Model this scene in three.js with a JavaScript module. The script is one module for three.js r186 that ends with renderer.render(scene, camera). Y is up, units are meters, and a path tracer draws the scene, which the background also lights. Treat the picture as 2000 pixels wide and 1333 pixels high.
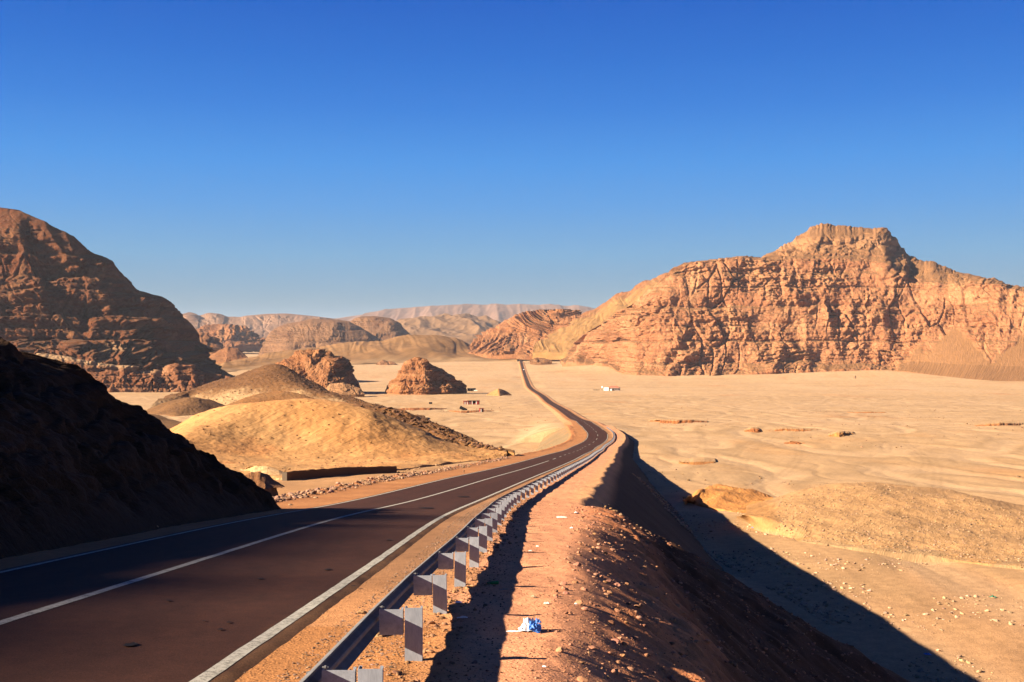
import * as THREE from 'three';
import { mergeGeometries } from 'three/addons/utils/BufferGeometryUtils.js';

// ---------------------------------------------------------------- camera, sky, sun, exposure
const scene = new THREE.Scene();
const camera = new THREE.PerspectiveCamera(34.7, 1024 / 682, 0.1, 90000);
camera.position.set(0, 0, 0);                                    // the eye is the origin; heights are below it
camera.lookAt(0, 0, -1);
const renderer = new THREE.WebGLRenderer({ antialias: true });
renderer.toneMapping = THREE.LinearToneMapping;
const EXPO = 4.0;
renderer.toneMappingExposure = EXPO;
renderer.shadowMap.enabled = true;

const lin = (c) => (c <= 0.04045 ? c / 12.92 : Math.pow((c + 0.055) / 1.055, 2.4));
{ // clear desert sky: pale at the horizon, deep blue above, the same in every direction
  const stops = [[0, 137, 166, 184], [2, 130, 163, 183], [4.5, 114, 168, 210], [7, 88, 158, 225], [9.2, 67, 149, 229], [12, 42, 127, 220], [14.5, 24, 112, 211], [17.3, 8, 97, 200], [22, 6, 77, 174], [35, 5, 50, 128], [60, 4, 36, 98], [90, 4, 32, 88]];
  const W = 64, H = 1024, data = new Float32Array(W * H * 4);
  for (let r = 0; r < H; r++) {
    const el = Math.max(0, ((r + 0.5) / H - 0.5) * 180);
    let i = 0;
    while (i < stops.length - 2 && el > stops[i + 1][0]) i++;
    const a = stops[i], b = stops[i + 1], t = (el - a[0]) / (b[0] - a[0]);
    for (let c = 0; c < W; c++) {
      for (let k = 0; k < 3; k++) data[(r * W + c) * 4 + k] = (lin(a[k + 1] / 255) * (1 - t) + lin(b[k + 1] / 255) * t) / EXPO;
      data[(r * W + c) * 4 + 3] = 1;
    }
  }
  const sky = new THREE.DataTexture(data, W, H, THREE.RGBAFormat, THREE.FloatType);
  sky.mapping = THREE.EquirectangularReflectionMapping;
  sky.magFilter = sky.minFilter = THREE.LinearFilter;
  sky.needsUpdate = true;
  scene.background = sky;
  scene.environment = sky;
}
const SUN = new THREE.Vector3(-1.2, 0.61, 0.4);                  // towards the sun: low, left, a little behind
const sun = new THREE.DirectionalLight(new THREE.Color(1, 0.83, 0.63), 5);
sun.position.copy(SUN).multiplyScalar(2000);
sun.castShadow = true;
sun.shadow.mapSize.set(4096, 4096);
Object.assign(sun.shadow.camera, { left: -2500, right: 2500, top: 2500, bottom: -2500, near: 10, far: 9000 });
sun.name = 'sun';
scene.add(sun, sun.target);
scene.fog = new THREE.FogExp2(0xb9c4d6, 0.000018);

// ---------------------------------------------------------------- helpers
let seedState = 12345;
const rnd = () => { seedState = (seedState + 0x6d2b79f5) | 0; let t = Math.imul(seedState ^ (seedState >>> 15), 1 | seedState); t = (t + Math.imul(t ^ (t >>> 7), 61 | t)) ^ t; return ((t ^ (t >>> 14)) >>> 0) / 4294967296; };
const rr = (a, b) => a + (b - a) * rnd();
const clamp = (x, a = 0, b = 1) => (x < a ? a : x > b ? b : x);
const mix = (a, b, t) => a + (b - a) * t;
const sstep = (a, b, x) => { const t = clamp((x - a) / (b - a)); return t * t * (3 - 2 * t); };
const PERM = new Uint8Array(512);
{ const p = [...Array(256).keys()]; for (let i = 255; i > 0; i--) { const j = Math.floor(rnd() * (i + 1)); [p[i], p[j]] = [p[j], p[i]]; } for (let i = 0; i < 512; i++) PERM[i] = p[i & 255]; }
const gdot = (h, x, y, z) => { h &= 15; const u = h < 8 ? x : y, v = h < 4 ? y : h === 12 || h === 14 ? x : z; return ((h & 1) ? -u : u) + ((h & 2) ? -v : v); };
function noise(x, y = 0, z = 0) {
  const fx = Math.floor(x), fy = Math.floor(y), fz = Math.floor(z), X = fx & 255, Y = fy & 255, Z = fz & 255;
  x -= fx; y -= fy; z -= fz;
  const u = x * x * x * (x * (x * 6 - 15) + 10), v = y * y * y * (y * (y * 6 - 15) + 10), w = z * z * z * (z * (z * 6 - 15) + 10);
  const A = PERM[X] + Y, AA = PERM[A] + Z, AB = PERM[A + 1] + Z, B = PERM[X + 1] + Y, BA = PERM[B] + Z, BB = PERM[B + 1] + Z;
  const l = (a, b, t) => a + t * (b - a);
  return l(l(l(gdot(PERM[AA], x, y, z), gdot(PERM[BA], x - 1, y, z), u), l(gdot(PERM[AB], x, y - 1, z), gdot(PERM[BB], x - 1, y - 1, z), u), v),
    l(l(gdot(PERM[AA + 1], x, y, z - 1), gdot(PERM[BA + 1], x - 1, y, z - 1), u), l(gdot(PERM[AB + 1], x, y - 1, z - 1), gdot(PERM[BB + 1], x - 1, y - 1, z - 1), u), v), w);
}
function fbm(x, y, z, o = 4, g = 0.5) { let s = 0, a = 1, n = 0; for (let i = 0; i < o; i++) { s += a * noise(x, y, z); n += a; a *= g; x = x * 2.03 + 7.1; y = y * 2.03 + 3.7; z = z * 2.03 + 1.9; } return s / n; }
function ridged(x, y, z, o = 4, g = 0.5) { let s = 0, a = 1, n = 0; for (let i = 0; i < o; i++) { s += a * (1 - 2 * Math.abs(noise(x, y, z))); n += a; a *= g; x = x * 2.03 + 7.1; y = y * 2.03 + 3.7; z = z * 2.03 + 1.9; } return s / n; }
const hash2 = (i, j) => { let h = Math.imul(i | 0, 374761393) + Math.imul(j | 0, 668265263); h = Math.imul(h ^ (h >>> 13), 1274126177); return ((h ^ (h >>> 16)) >>> 0) / 4294967296; };
const cellOut = [0, 0, 0];
function cells(x, y) {                                            // distance to the nearest cell point, gap to the next, the cell's own number
  const ix = Math.floor(x), iy = Math.floor(y);
  let f1 = 9, f2 = 9, id = 0;
  for (let a = -1; a <= 1; a++) for (let b = -1; b <= 1; b++) {
    const i = ix + a, j = iy + b, dx = i + hash2(i, j) - x, dy = j + hash2(i + 911, j - 77) - y, q = dx * dx + dy * dy;
    if (q < f1) { f2 = f1; f1 = q; id = hash2(i - 53, j + 301); } else if (q < f2) f2 = q;
  }
  cellOut[0] = Math.sqrt(f1); cellOut[1] = Math.sqrt(f2) - cellOut[0]; cellOut[2] = id;
  return cellOut;
}
function table(rows) {                                            // piecewise linear
  return (x) => { let i = 0; if (x <= rows[0][0]) return rows[0][1]; while (i < rows.length - 2 && x > rows[i + 1][0]) i++; const a = rows[i], b = rows[i + 1], t = clamp((x - a[0]) / (b[0] - a[0])); return a[1] + (b[1] - a[1]) * t; };
}
function spline(rows) {                                           // natural cubic
  const n = rows.length, x = rows.map((r) => r[0]), y = rows.map((r) => r[1]), m = new Array(n).fill(0), c = new Array(n).fill(0), q = new Array(n).fill(0);
  for (let i = 1; i < n - 1; i++) { const h0 = x[i] - x[i - 1], h1 = x[i + 1] - x[i], p = 2 * (h0 + h1) - h0 * c[i - 1]; c[i] = h1 / p; q[i] = (6 * ((y[i + 1] - y[i]) / h1 - (y[i] - y[i - 1]) / h0) - h0 * q[i - 1]) / p; }
  for (let i = n - 2; i > 0; i--) m[i] = q[i] - c[i] * m[i + 1];
  return (v) => {
    if (v <= x[0]) return y[0] + (v - x[0]) * ((y[1] - y[0]) / (x[1] - x[0]) - (x[1] - x[0]) * m[1] / 6);
    if (v >= x[n - 1]) return y[n - 1] + (v - x[n - 1]) * ((y[n - 1] - y[n - 2]) / (x[n - 1] - x[n - 2]));
    let i = 0; while (v > x[i + 1]) i++;
    const h = x[i + 1] - x[i], a = (x[i + 1] - v) / h, b = (v - x[i]) / h;
    return a * y[i] + b * y[i + 1] + ((a * a * a - a) * m[i] + (b * b * b - b) * m[i + 1]) * h * h / 6;
  };
}
const taken = {};
const numbered = (n) => { const k = taken[n] = (taken[n] ?? -1) + 1; return k ? n + '_' + String(k).padStart(3, '0') : n; };
function add(o, name, label, category, group, kind) {
  o.name = numbered(name);
  o.userData = { label, category };
  if (group) o.userData.group = group;
  if (kind) o.userData.kind = kind;
  scene.add(o);
  o.traverse((m) => { if (m.isMesh) m.castShadow = m.receiveShadow = true; });
  return o;
}
function land(geo, mat, name, label, category) { return add(new THREE.Mesh(geo, mat), name, label, category, undefined, 'structure'); }
function part(name, geo, mat, parent) { const m = new THREE.Mesh(Array.isArray(geo) ? mergeGeometries(geo) : geo, mat); m.name = name; m.castShadow = m.receiveShadow = true; parent.add(m); return m; }
function box(w, h, d, x = 0, y = 0, z = 0) { const g = new THREE.BoxGeometry(w, h, d); g.translate(x, y, z); return g; }
function sheet(nu, nv, pos, uv) {                                 // grid mesh: pos(i, j) -> [x, y, z]
  const P = new Float32Array(nu * nv * 3), U = new Float32Array(nu * nv * 2), I = new Uint32Array((nu - 1) * (nv - 1) * 6);
  for (let j = 0, k = 0; j < nv; j++) for (let i = 0; i < nu; i++, k++) { const p = pos(i, j); P[k * 3] = p[0]; P[k * 3 + 1] = p[1]; P[k * 3 + 2] = p[2]; if (uv) { const t = uv(p, i, j); U[k * 2] = t[0]; U[k * 2 + 1] = t[1]; } else { U[k * 2] = p[0]; U[k * 2 + 1] = p[2]; } }
  for (let j = 0, k = 0; j < nv - 1; j++) for (let i = 0; i < nu - 1; i++) { const a = j * nu + i; I[k++] = a; I[k++] = a + 1; I[k++] = a + nu; I[k++] = a + 1; I[k++] = a + nu + 1; I[k++] = a + nu; }
  const g = new THREE.BufferGeometry();
  g.setAttribute('position', new THREE.BufferAttribute(P, 3));
  g.setAttribute('uv', new THREE.BufferAttribute(U, 2));
  g.setIndex(new THREE.BufferAttribute(I, 1));
  g.computeVertexNormals();
  return g;
}
function tint(g, f) {                                             // f(x, y, z, nx, ny, nz, k) -> [r, g, b]
  const p = g.attributes.position.array, n = g.attributes.normal.array, C = new Float32Array(p.length);
  for (let k = 0; k < p.length; k += 3) { const c = f(p[k], p[k + 1], p[k + 2], n[k], n[k + 1], n[k + 2], k / 3); C[k] = c[0] * 1.3; C[k + 1] = c[1] * 0.95; C[k + 2] = c[2] * 0.62; }
  g.setAttribute('color', new THREE.BufferAttribute(C, 3));
  return g;
}
const mix3 = (a, b, t) => [a[0] + (b[0] - a[0]) * t, a[1] + (b[1] - a[1]) * t, a[2] + (b[2] - a[2]) * t];
const mul3 = (a, s) => [a[0] * s, a[1] * s, a[2] * s];

// pixel of the photograph (2000 wide) and a distance -> a point in the place
const FOC = 2133;
const at = (px, py, d) => [(px - 1000) / FOC * d, -(py - 666) / FOC * d, -d];

// ---------------------------------------------------------------- textures (colour grain and relief only)
function tileTexture(n, f, srgb = false) {
  const data = new Uint8Array(n * n * 4);
  for (let y = 0; y < n; y++) for (let x = 0; x < n; x++) { const c = f(x, y), k = (y * n + x) * 4; for (let i = 0; i < 3; i++) data[k + i] = clamp(Array.isArray(c) ? c[i] : c, 0, 1) * 255; data[k + 3] = 255; }
  const t = new THREE.DataTexture(data, n, n, THREE.RGBAFormat);
  t.wrapS = t.wrapT = THREE.RepeatWrapping; t.magFilter = THREE.LinearFilter; t.minFilter = THREE.LinearMipmapLinearFilter; t.generateMipmaps = true;
  if (srgb) t.colorSpace = THREE.SRGBColorSpace;
  t.needsUpdate = true;
  return t;
}
const wrapDots = (n, list) => {                                   // height field of round stones that tiles
  const h = new Float32Array(n * n);
  for (const [cx, cy, r, a, e] of list) for (let y = Math.floor(cy - r); y <= cy + r; y++) for (let x = Math.floor(cx - r); x <= cx + r; x++) {
    const q = ((x - cx) ** 2 + ((y - cy) * e) ** 2) / (r * r);
    if (q < 1) { const k = ((y + n) % n) * n + ((x + n) % n); h[k] = Math.max(h[k], a * Math.sqrt(1 - q)); }
  }
  return h;
};
const tn = (x, y, n, f, z = 0) => {                               // tiling noise
  const a = x / n, b = y / n, w = (i, j) => noise(i * f + 31.7, j * f + 12.3, z);
  return (w(a, b) * (1 - a) * (1 - b) + w(a - 1, b) * a * (1 - b) + w(a, b - 1) * (1 - a) * b + w(a - 1, b - 1) * a * b) / Math.sqrt((1 - 2 * a + 2 * a * a) * (1 - 2 * b + 2 * b * b));
};
const GN = 1024, stoneList = [];
for (let i = 0; i < 5200; i++) { const r = 1.5 + 9 * Math.pow(rnd(), 5); stoneList.push([rnd() * GN, rnd() * GN, r * 1.2, r / 10, rr(0.8, 1.5)]); }
const stoneField = wrapDots(GN, stoneList);
const gravelBump = tileTexture(GN, (x, y) => 0.25 + 0.45 * stoneField[y * GN + x] + 0.12 * tn(x, y, GN, 90) + 0.2 * tn(x, y, GN, 22, 3) + 0.15 * tn(x, y, GN, 7, 5));
const gravelMap = tileTexture(GN, (x, y) => { const s = stoneField[y * GN + x], v = 0.8 + 0.16 * tn(x, y, GN, 120, 9) + 0.16 * tn(x, y, GN, 37, 4) + 0.14 * tn(x, y, GN, 9, 2) + (s > 0.05 ? 0.1 * (hash2(Math.floor(x / 9), Math.floor(y / 9)) - 0.35) : 0); return [v, v, v]; });
const rockBump = tileTexture(GN, (x, y) => 0.5 + 0.3 * tn(x, y, GN, 12, 1) + 0.22 * tn(x, y * 1, GN, 31, 2) + 0.16 * tn(x, y, GN, 80, 3));
const rockMap = tileTexture(512, (x, y) => { const v = 0.84 + 0.2 * tn(x, y, 512, 9, 6) + 0.16 * tn(x, y, 512, 30, 7) + 0.12 * tn(x, y, 512, 90, 8); return [v, v, v]; });
const asphaltBump = tileTexture(512, (x, y) => 0.5 + 0.5 * tn(x, y, 512, 130, 1) + 0.25 * tn(x, y, 512, 60, 4));
const asphaltMap = tileTexture(GN, (x, y) => { const v = 0.72 + 0.42 * tn(x, y, GN, 150, 1) + 0.14 * tn(x, y, GN, 11, 3) + 0.16 * tn(x, y, GN, 48, 5) + (hash2(x >> 2, y >> 2) > 0.985 ? 0.24 : 0); return [v, v * 0.985, v * 0.97]; });
const paintMap = tileTexture(512, (x, y) => { const a = tn(x, y, 512, 120, 2) * 0.6 + tn(x, y, 512, 36, 5) * 0.7 + tn(x, y, 512, 10, 9) * 0.5, v = a > 0.2 ? 0.3 + 0.3 * hash2(x >> 2, y >> 2) : 0.92 - 0.3 * clamp(a + 0.35); return [v, v * 0.98, v * 0.94]; });
const metalMap = tileTexture(512, (x, y) => { const v = 0.86 + 0.2 * tn(x, y, 512, 6, 2) + 0.13 * tn(x, y, 512, 24, 5) + 0.06 * tn(x * 1, y, 512, 110, 8); return [v, v, v]; });
const rep = (t, s) => { const c = t.clone(); c.repeat.set(1 / s, 1 / s); c.needsUpdate = true; return c; };
const std = (o) => new THREE.MeshPhysicalMaterial({ roughness: 0.95, metalness: 0, specularIntensity: 0.25, side: THREE.DoubleSide, ...o });
const earthMat = std({ vertexColors: true, map: rep(gravelMap, 2.6), bumpMap: rep(gravelBump, 2.1), bumpScale: 0.022 });
const slopeMat = std({ vertexColors: true, map: rep(gravelMap, 6.3), bumpMap: rep(gravelBump, 5.1), bumpScale: 0.09 });
const sandMat = std({ vertexColors: true, map: rep(gravelMap, 9.7), bumpMap: rep(gravelBump, 7.3), bumpScale: 0.05 });
const duneMat = std({ vertexColors: true, map: rep(gravelMap, 13), bumpMap: rep(gravelBump, 9), bumpScale: 0.08 });
const rockMat = std({ vertexColors: true, map: rep(rockMap, 47), bumpMap: rep(rockBump, 38), bumpScale: 2.2 });
const farMat = std({ vertexColors: true, map: rep(rockMap, 260) });
const darkHillMat = std({ vertexColors: true, map: rep(gravelMap, 3.1), bumpMap: rep(rockBump, 2.7), bumpScale: 0.12 });

// ---------------------------------------------------------------- the road's course: side shift X and depth below the eye Y against distance
const roadX = spline([[-40, -7.3], [0, -6.86], [12, -6.68], [25, -6.48], [40, -6.36], [60, -5.75], [90, -2.74], [130, 1.32], [180, 6.97], [230, 11.92], [280, 17.34], [320, 21.44], [350, 25.69], [375, 29.14], [400, 31.26], [425, 31.76], [450, 32.6], [480, 33.2], [530, 35.0], [600, 37.3], [700, 40.0], [850, 41.0], [1000, 41.0], [1200, 41.1], [1500, 41.0], [1900, 33.5], [2300, 32.3], [2700, 31.2], [3000, 29.6], [3330, 27]]);
const roadY = spline([[-40, -1.95], [0, 2.3], [12, 3.577], [25, 4.96], [40, 6.62], [60, 8.93], [90, 11.61], [130, 15.25], [180, 19.45], [230, 23.75], [280, 27.93], [320, 30.93], [350, 32.73], [375, 33.62], [400, 33.87], [425, 34.47], [450, 35.44], [480, 36.75], [530, 39.2], [600, 43.57], [700, 49.34], [850, 54.6], [1000, 59.8], [1200, 66.94], [1500, 74.86], [1900, 82.81], [2300, 86.19], [2700, 82.06], [3000, 73.93], [3330, 60.9]]);
const course = [];                                                // points along the centre: x, depth below, distance
for (let d = -30; d < 3330; d += Math.max(0.5, d * 0.01)) course.push([roadX(d), roadY(d), d]);
for (const [px, py, d] of [[1017.6, 703.5, 3400], [1019, 701, 3470], [1024, 699.2, 3530], [1034, 697.8, 3590], [1054, 696, 3650], [1085, 694, 3710]]) course.push([(px - 1000) / FOC * d, (py - 666) / FOC * d, d]);
const courseSide = course.map((p, i) => { const a = course[Math.max(0, i - 1)], b = course[Math.min(course.length - 1, i + 1)], l = Math.hypot(b[0] - a[0], b[2] - a[2]); return [(b[2] - a[2]) / l, -(b[0] - a[0]) / l]; });
const courseLen = [0];
for (let i = 1; i < course.length; i++) courseLen.push(courseLen[i - 1] + Math.hypot(course[i][0] - course[i - 1][0], course[i][1] - course[i - 1][1], course[i][2] - course[i - 1][2]));
const alongRoad = (s) => { let a = 0, b = course.length - 1; while (b - a > 1) { const m = (a + b) >> 1; if (courseLen[m] <= s) a = m; else b = m; } const t = (s - courseLen[a]) / (courseLen[b] - courseLen[a]), P = [0, 1, 2].map((k) => mix(course[a][k], course[b][k], t)), N = [0, 1].map((k) => mix(courseSide[a][k], courseSide[b][k], t)); return { p: P, n: N }; };
const sAtDistance = (d) => { let i = 0; while (i < course.length - 2 && course[i + 1][2] < d) i++; return mix(courseLen[i], courseLen[i + 1], clamp((d - course[i][2]) / (course[i + 1][2] - course[i][2]))); };
const crown = (o, d) => 0.13 * (1 - sstep(28, 90, d)) * clamp(1 - Math.abs(o) / 3.7);   // the road is higher along its middle
const offRoad = (x, d) => { const h = (roadX(d + 1) - roadX(d - 1)) / 2; return (x - roadX(d)) / Math.sqrt(1 + h * h); };

// ---------------------------------------------------------------- the lie of the land (depth below the eye)
const FAR_ROWS = [[500, 39.0], [600, 44.4], [700, 50.2], [850, 55.4], [1000, 60.6], [1200, 67.7], [1500, 75.7], [1900, 83.6], [2300, 87], [2700, 82.9], [3000, 74.8], [3330, 62], [4000, 56], [5500, 62], [9000, 72], [20000, 110], [60000, 260], [90000, 400]];
const plainRight = table([[-200, 30], [40, 25.4], [82, 25.5], [110, 25.9], [150, 27.2], [200, 29.3], [250, 31.6], [300, 33.8], [350, 35.6], [400, 36.6], [450, 37.8], ...FAR_ROWS]);
const plainLeftFar = table([[230, 24.6], [290, 31], [350, 38.5], [420, 42.5], [500, 44.5], [600, 47.5], [700, 51.5], [850, 56], ...FAR_ROWS.slice(4)]);
const plainLeft = (d) => (d < 230 ? roadY(d) + 0.35 : plainLeftFar(d));
function groundDepth(x, d) {
  const o = d < 3330 ? offRoad(x, d) : 999;
  const near = d < 470;
  let y = mix(plainLeft(d), plainRight(d), near ? sstep(-9.5, -3, o) : sstep(-60, 60, o));
  if (near) y = Math.max(y, mix(-99, roadY(d) + 1.2, o > -9 && o < 11 ? 1 : 0));
  else if (d < 3330) y = mix(y, roadY(d) + 1.1, 1 - sstep(9, 34, Math.abs(o)));
  else if (d < 3900) y += 1.2 * (1 - sstep(60, 200, Math.abs(x - 60)));
  y -= 17 * Math.exp(-(((x - 880) / 300) ** 2) - ((d - 2700) / 260) ** 2) + 17 * Math.exp(-(((x - 270) / 110) ** 2) - ((d - 2980) / 200) ** 2);
  // long low swells, wind streaks and shallow washes
  const away = near ? sstep(10, 26, o) + sstep(-9, -20, o) : sstep(8, 30, Math.abs(o)), big = sstep(60, 500, d);
  y -= away * (0.55 * fbm(x / 23, d / 31, 1, 3) + big * 1.5 * fbm(x / 120, d / 260, 4, 3) + sstep(500, 1500, d) * 2.6 * fbm(x / 420, d / 900, 8, 3));
  y += away * 0.5 * big * Math.max(0, ridged(x / 55, d / 140, 21, 2) - 0.35);
  if (d > 90 && d < 1600) { const wv = 9 * noise(x / 40, d / 70, 2), ch = 1 - Math.abs(noise((x + wv) / 34 + 3, (d + wv) / 95, 33)) * 2.6; y += away * (d < 130 ? (d - 90) / 40 : 1) * (0.9 * Math.max(0, ch - 0.55) + 0.3 * Math.max(0, 1 - Math.abs(noise((x - wv) / 13, (d + wv) / 31, 35)) * 3.2 - 0.5)); }
  y += 0.06 * away * fbm(x / 2.3, d / 2.3, 14, 3) * (1 - sstep(200, 400, d));
  return y;
}
const depthAt = (px, py) => { const k = (py - 666) / FOC; let a = 60, b = 60000; if (k <= 0) return 30000; const left = px < 1010; for (let i = 0; i < 60; i++) { const m = Math.sqrt(a * b); if ((left ? plainLeft(m) : plainRight(m)) / m > k) a = m; else b = m; } return a; };

// the graded strip that carries the road: shoulders, berm, spill slope
const crestAt = (d) => Math.min(10.1, 7.35 + 0.06 * Math.max(0, d));
function stripDepth(o, d) {
  const yr = d <= 3330 ? roadY(d) : 0;
  let y = yr + 0.02;
  if (d > 470) return y + 0.02 * Math.max(0, Math.abs(o) - 4.3) + 0.3 * Math.max(0, Math.abs(o) - 6.5 - noise(d / 9, o > 0 ? 3 : 9));
  if (o > 0) {
    const e = Math.max(0, o - 4.3), oc = crestAt(d) + 0.35 * noise(d / 4.2, 2) + 0.5 * noise(d / 15, 6);
    y += 0.018 * e;
    y -= sstep(4.4, 5.2, o) * (0.05 * fbm(o * 1.7, d * 0.9, 3, 4) + 0.05 * noise(o * 0.6, d * 0.33, 7));
    y -= 0.07 * sstep(4.8, 5.5, o) * (1 - sstep(5.7, 6.6, o)) * (0.5 + noise(d * 0.7, o));
    const t = o - oc, bulge = sstep(36, 55, d), tn1 = t + mix(1.15, 0.35, bulge), pile = 1 - sstep(59.5, 62.5, d - 0.12 * t + 0.8 * noise(o / 2, 8));
    const near = tn1 > 0 ? mix(0.86, 0.57, bulge) * (Math.hypot(tn1, 1.0) - 1.0) : 0;
    const tf = Math.max(0, t + 0.5), far = 0.84 * (Math.hypot(tf, 0.4) - 0.4);
    y += mix(far, near, pile);
    const sl = sstep(-0.9, 1.6, t);
    y -= sl * pile * (0.5 * ridged(d / 2.6 + o * 0.09, o / 9, 2, 3) - 0.1 + 0.42 * fbm(d / 0.9, o / 1.5, 5, 5, 0.6) + 0.2 * noise(d / 6, o / 5, 4));
    y -= sl * (1 - pile) * (0.16 * ridged(d / 6 - o * 0.05, o / 30, 9, 2) + 0.09 * fbm(d / 0.9, o / 2.2, 5, 3));
  } else {
    const e = Math.max(0, -4.3 - o);
    y += 0.015 * e;
    y -= sstep(0.2, 1, e) * 0.05 * fbm(o * 1.3, d * 0.8, 5, 3);
    const b = o + 8.6 + 0.7 * noise(d / 13, 17);
    y -= (0.16 + 0.3 * noise(d / 1.3, 5) + 0.35 * noise(d / 0.6, o * 1.5)) * Math.exp(-b * b / 0.6) * sstep(58, 75, d) * (0.75 + 0.5 * noise(o * 2, d * 0.7));
    y += mix(0.3, 0.62, sstep(235, 300, d)) * Math.max(0, -9.6 - o);
  }
  return y;
}
const surfaceY = (x, d) => {                                      // height of whatever lies on top there
  const g = groundDepth(x, d), o = offRoad(x, d);
  if (d > 3300 || o < -40 || o > 60) return -g;
  return -Math.min(g, stripDepth(o, d));
};

// ---------------------------------------------------------------- ground: one sheet out to the horizon
const SAND = [0.332, 0.286, 0.217], SAND_PALE = [0.365, 0.33, 0.28], SAND_RED = [0.3, 0.19, 0.12], SAND_GREY = [0.235, 0.205, 0.155], OCHRE = [0.36, 0.25, 0.135];
const TRACKS = [[20, 0.16, 9, 60, 0], [24, 0.17, 12, 75, 1], [-20, 0.42, 8, 50, 2], [45, 0.05, 14, 110, 3], [-40, 0.36, 10, 80, 4.4], [70, 0.22, 20, 150, 5], [30, 0.27, 6, 45, 0.7]];   // wheel tracks across the plain
{
  const us = [];
  for (let u = -3.2; u < -0.52; u += 0.09) us.push(u);
  for (let i = 0; i <= 760; i++) us.push(-0.52 + 1.04 * i / 760);
  for (let u = 0.61; u <= 3.3; u += 0.09) us.push(u);
  const ds = [];
  for (let d = -38; d < 90000;) { ds.push(d); d += d < 60 ? 3 : d < 480 ? 0.55 + 0.0042 * d : d < 4000 ? 0.0085 * d : 0.05 * d; }
  const g = sheet(us.length, ds.length, (i, j) => { const d = ds[j], x = us[i] * (d + 40); return [x, -groundDepth(x, d), -d]; });
  tint(g, (x, y, z, nx, ny) => {
    const d = -z, a = fbm(x / 34, d / 60, 3, 4), b = fbm(x / 150, d / 420, 6, 4), s = fbm(x / 260, d / 60, 12, 4);
    let c = mix3(SAND, SAND_PALE, clamp(0.35 + 1.2 * b + sstep(900, 2200, d) * 0.25));
    c = mix3(c, SAND_GREY, clamp(s * 1.7 - 0.1) * 0.8);
    c = mix3(c, OCHRE, clamp(a * 1.5 - 0.05) * 0.75 * (1 - sstep(300, 900, d)) + 0.3 * (1 - sstep(140, 260, d)) * (x > 0 ? 1 : 0));
    c = mix3(c, SAND_RED, clamp(fbm(x / 70, d / 120, 31, 4) * 2 - 0.35) * 0.85 + (x > 0 ? 0.5 * (1 - sstep(85, 150, d)) : 0));
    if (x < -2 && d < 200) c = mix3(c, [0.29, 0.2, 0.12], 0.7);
    if (d > 80 && d < 1500) {
      const wv = 9 * noise(x / 40, d / 70, 2), ch = 1 - Math.abs(noise((x + wv) / 34 + 3, (d + wv) / 95, 33)) * 2.6;
      c = mix3(c, SAND_PALE, 0.55 * sstep(0.5, 0.85, ch)); c = mix3(c, SAND_GREY, 0.5 * sstep(0.25, 0.5, ch) * (1 - sstep(0.5, 0.7, ch)));
      for (const [x0, k, a, w, f] of TRACKS) { const e = Math.abs(x - x0 - k * d - a * Math.sin(d / w + f)), q = Math.min(Math.abs(e - 0.9), 2) / (0.35 + d * 0.0006); if (x > roadX(d) + 30) c = mul3(c, 1 - 0.1 * Math.exp(-q * q)); }
    }
    return mul3(c, 1 + 0.24 * fbm(x / 6, d / 14, 2, 3) + 0.1 * fbm(x / 1.6, d / 4, 5, 2));
  });
  land(g, sandMat, 'ground', 'wide pale sandy desert plain between the mountains', 'ground');
}

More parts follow.
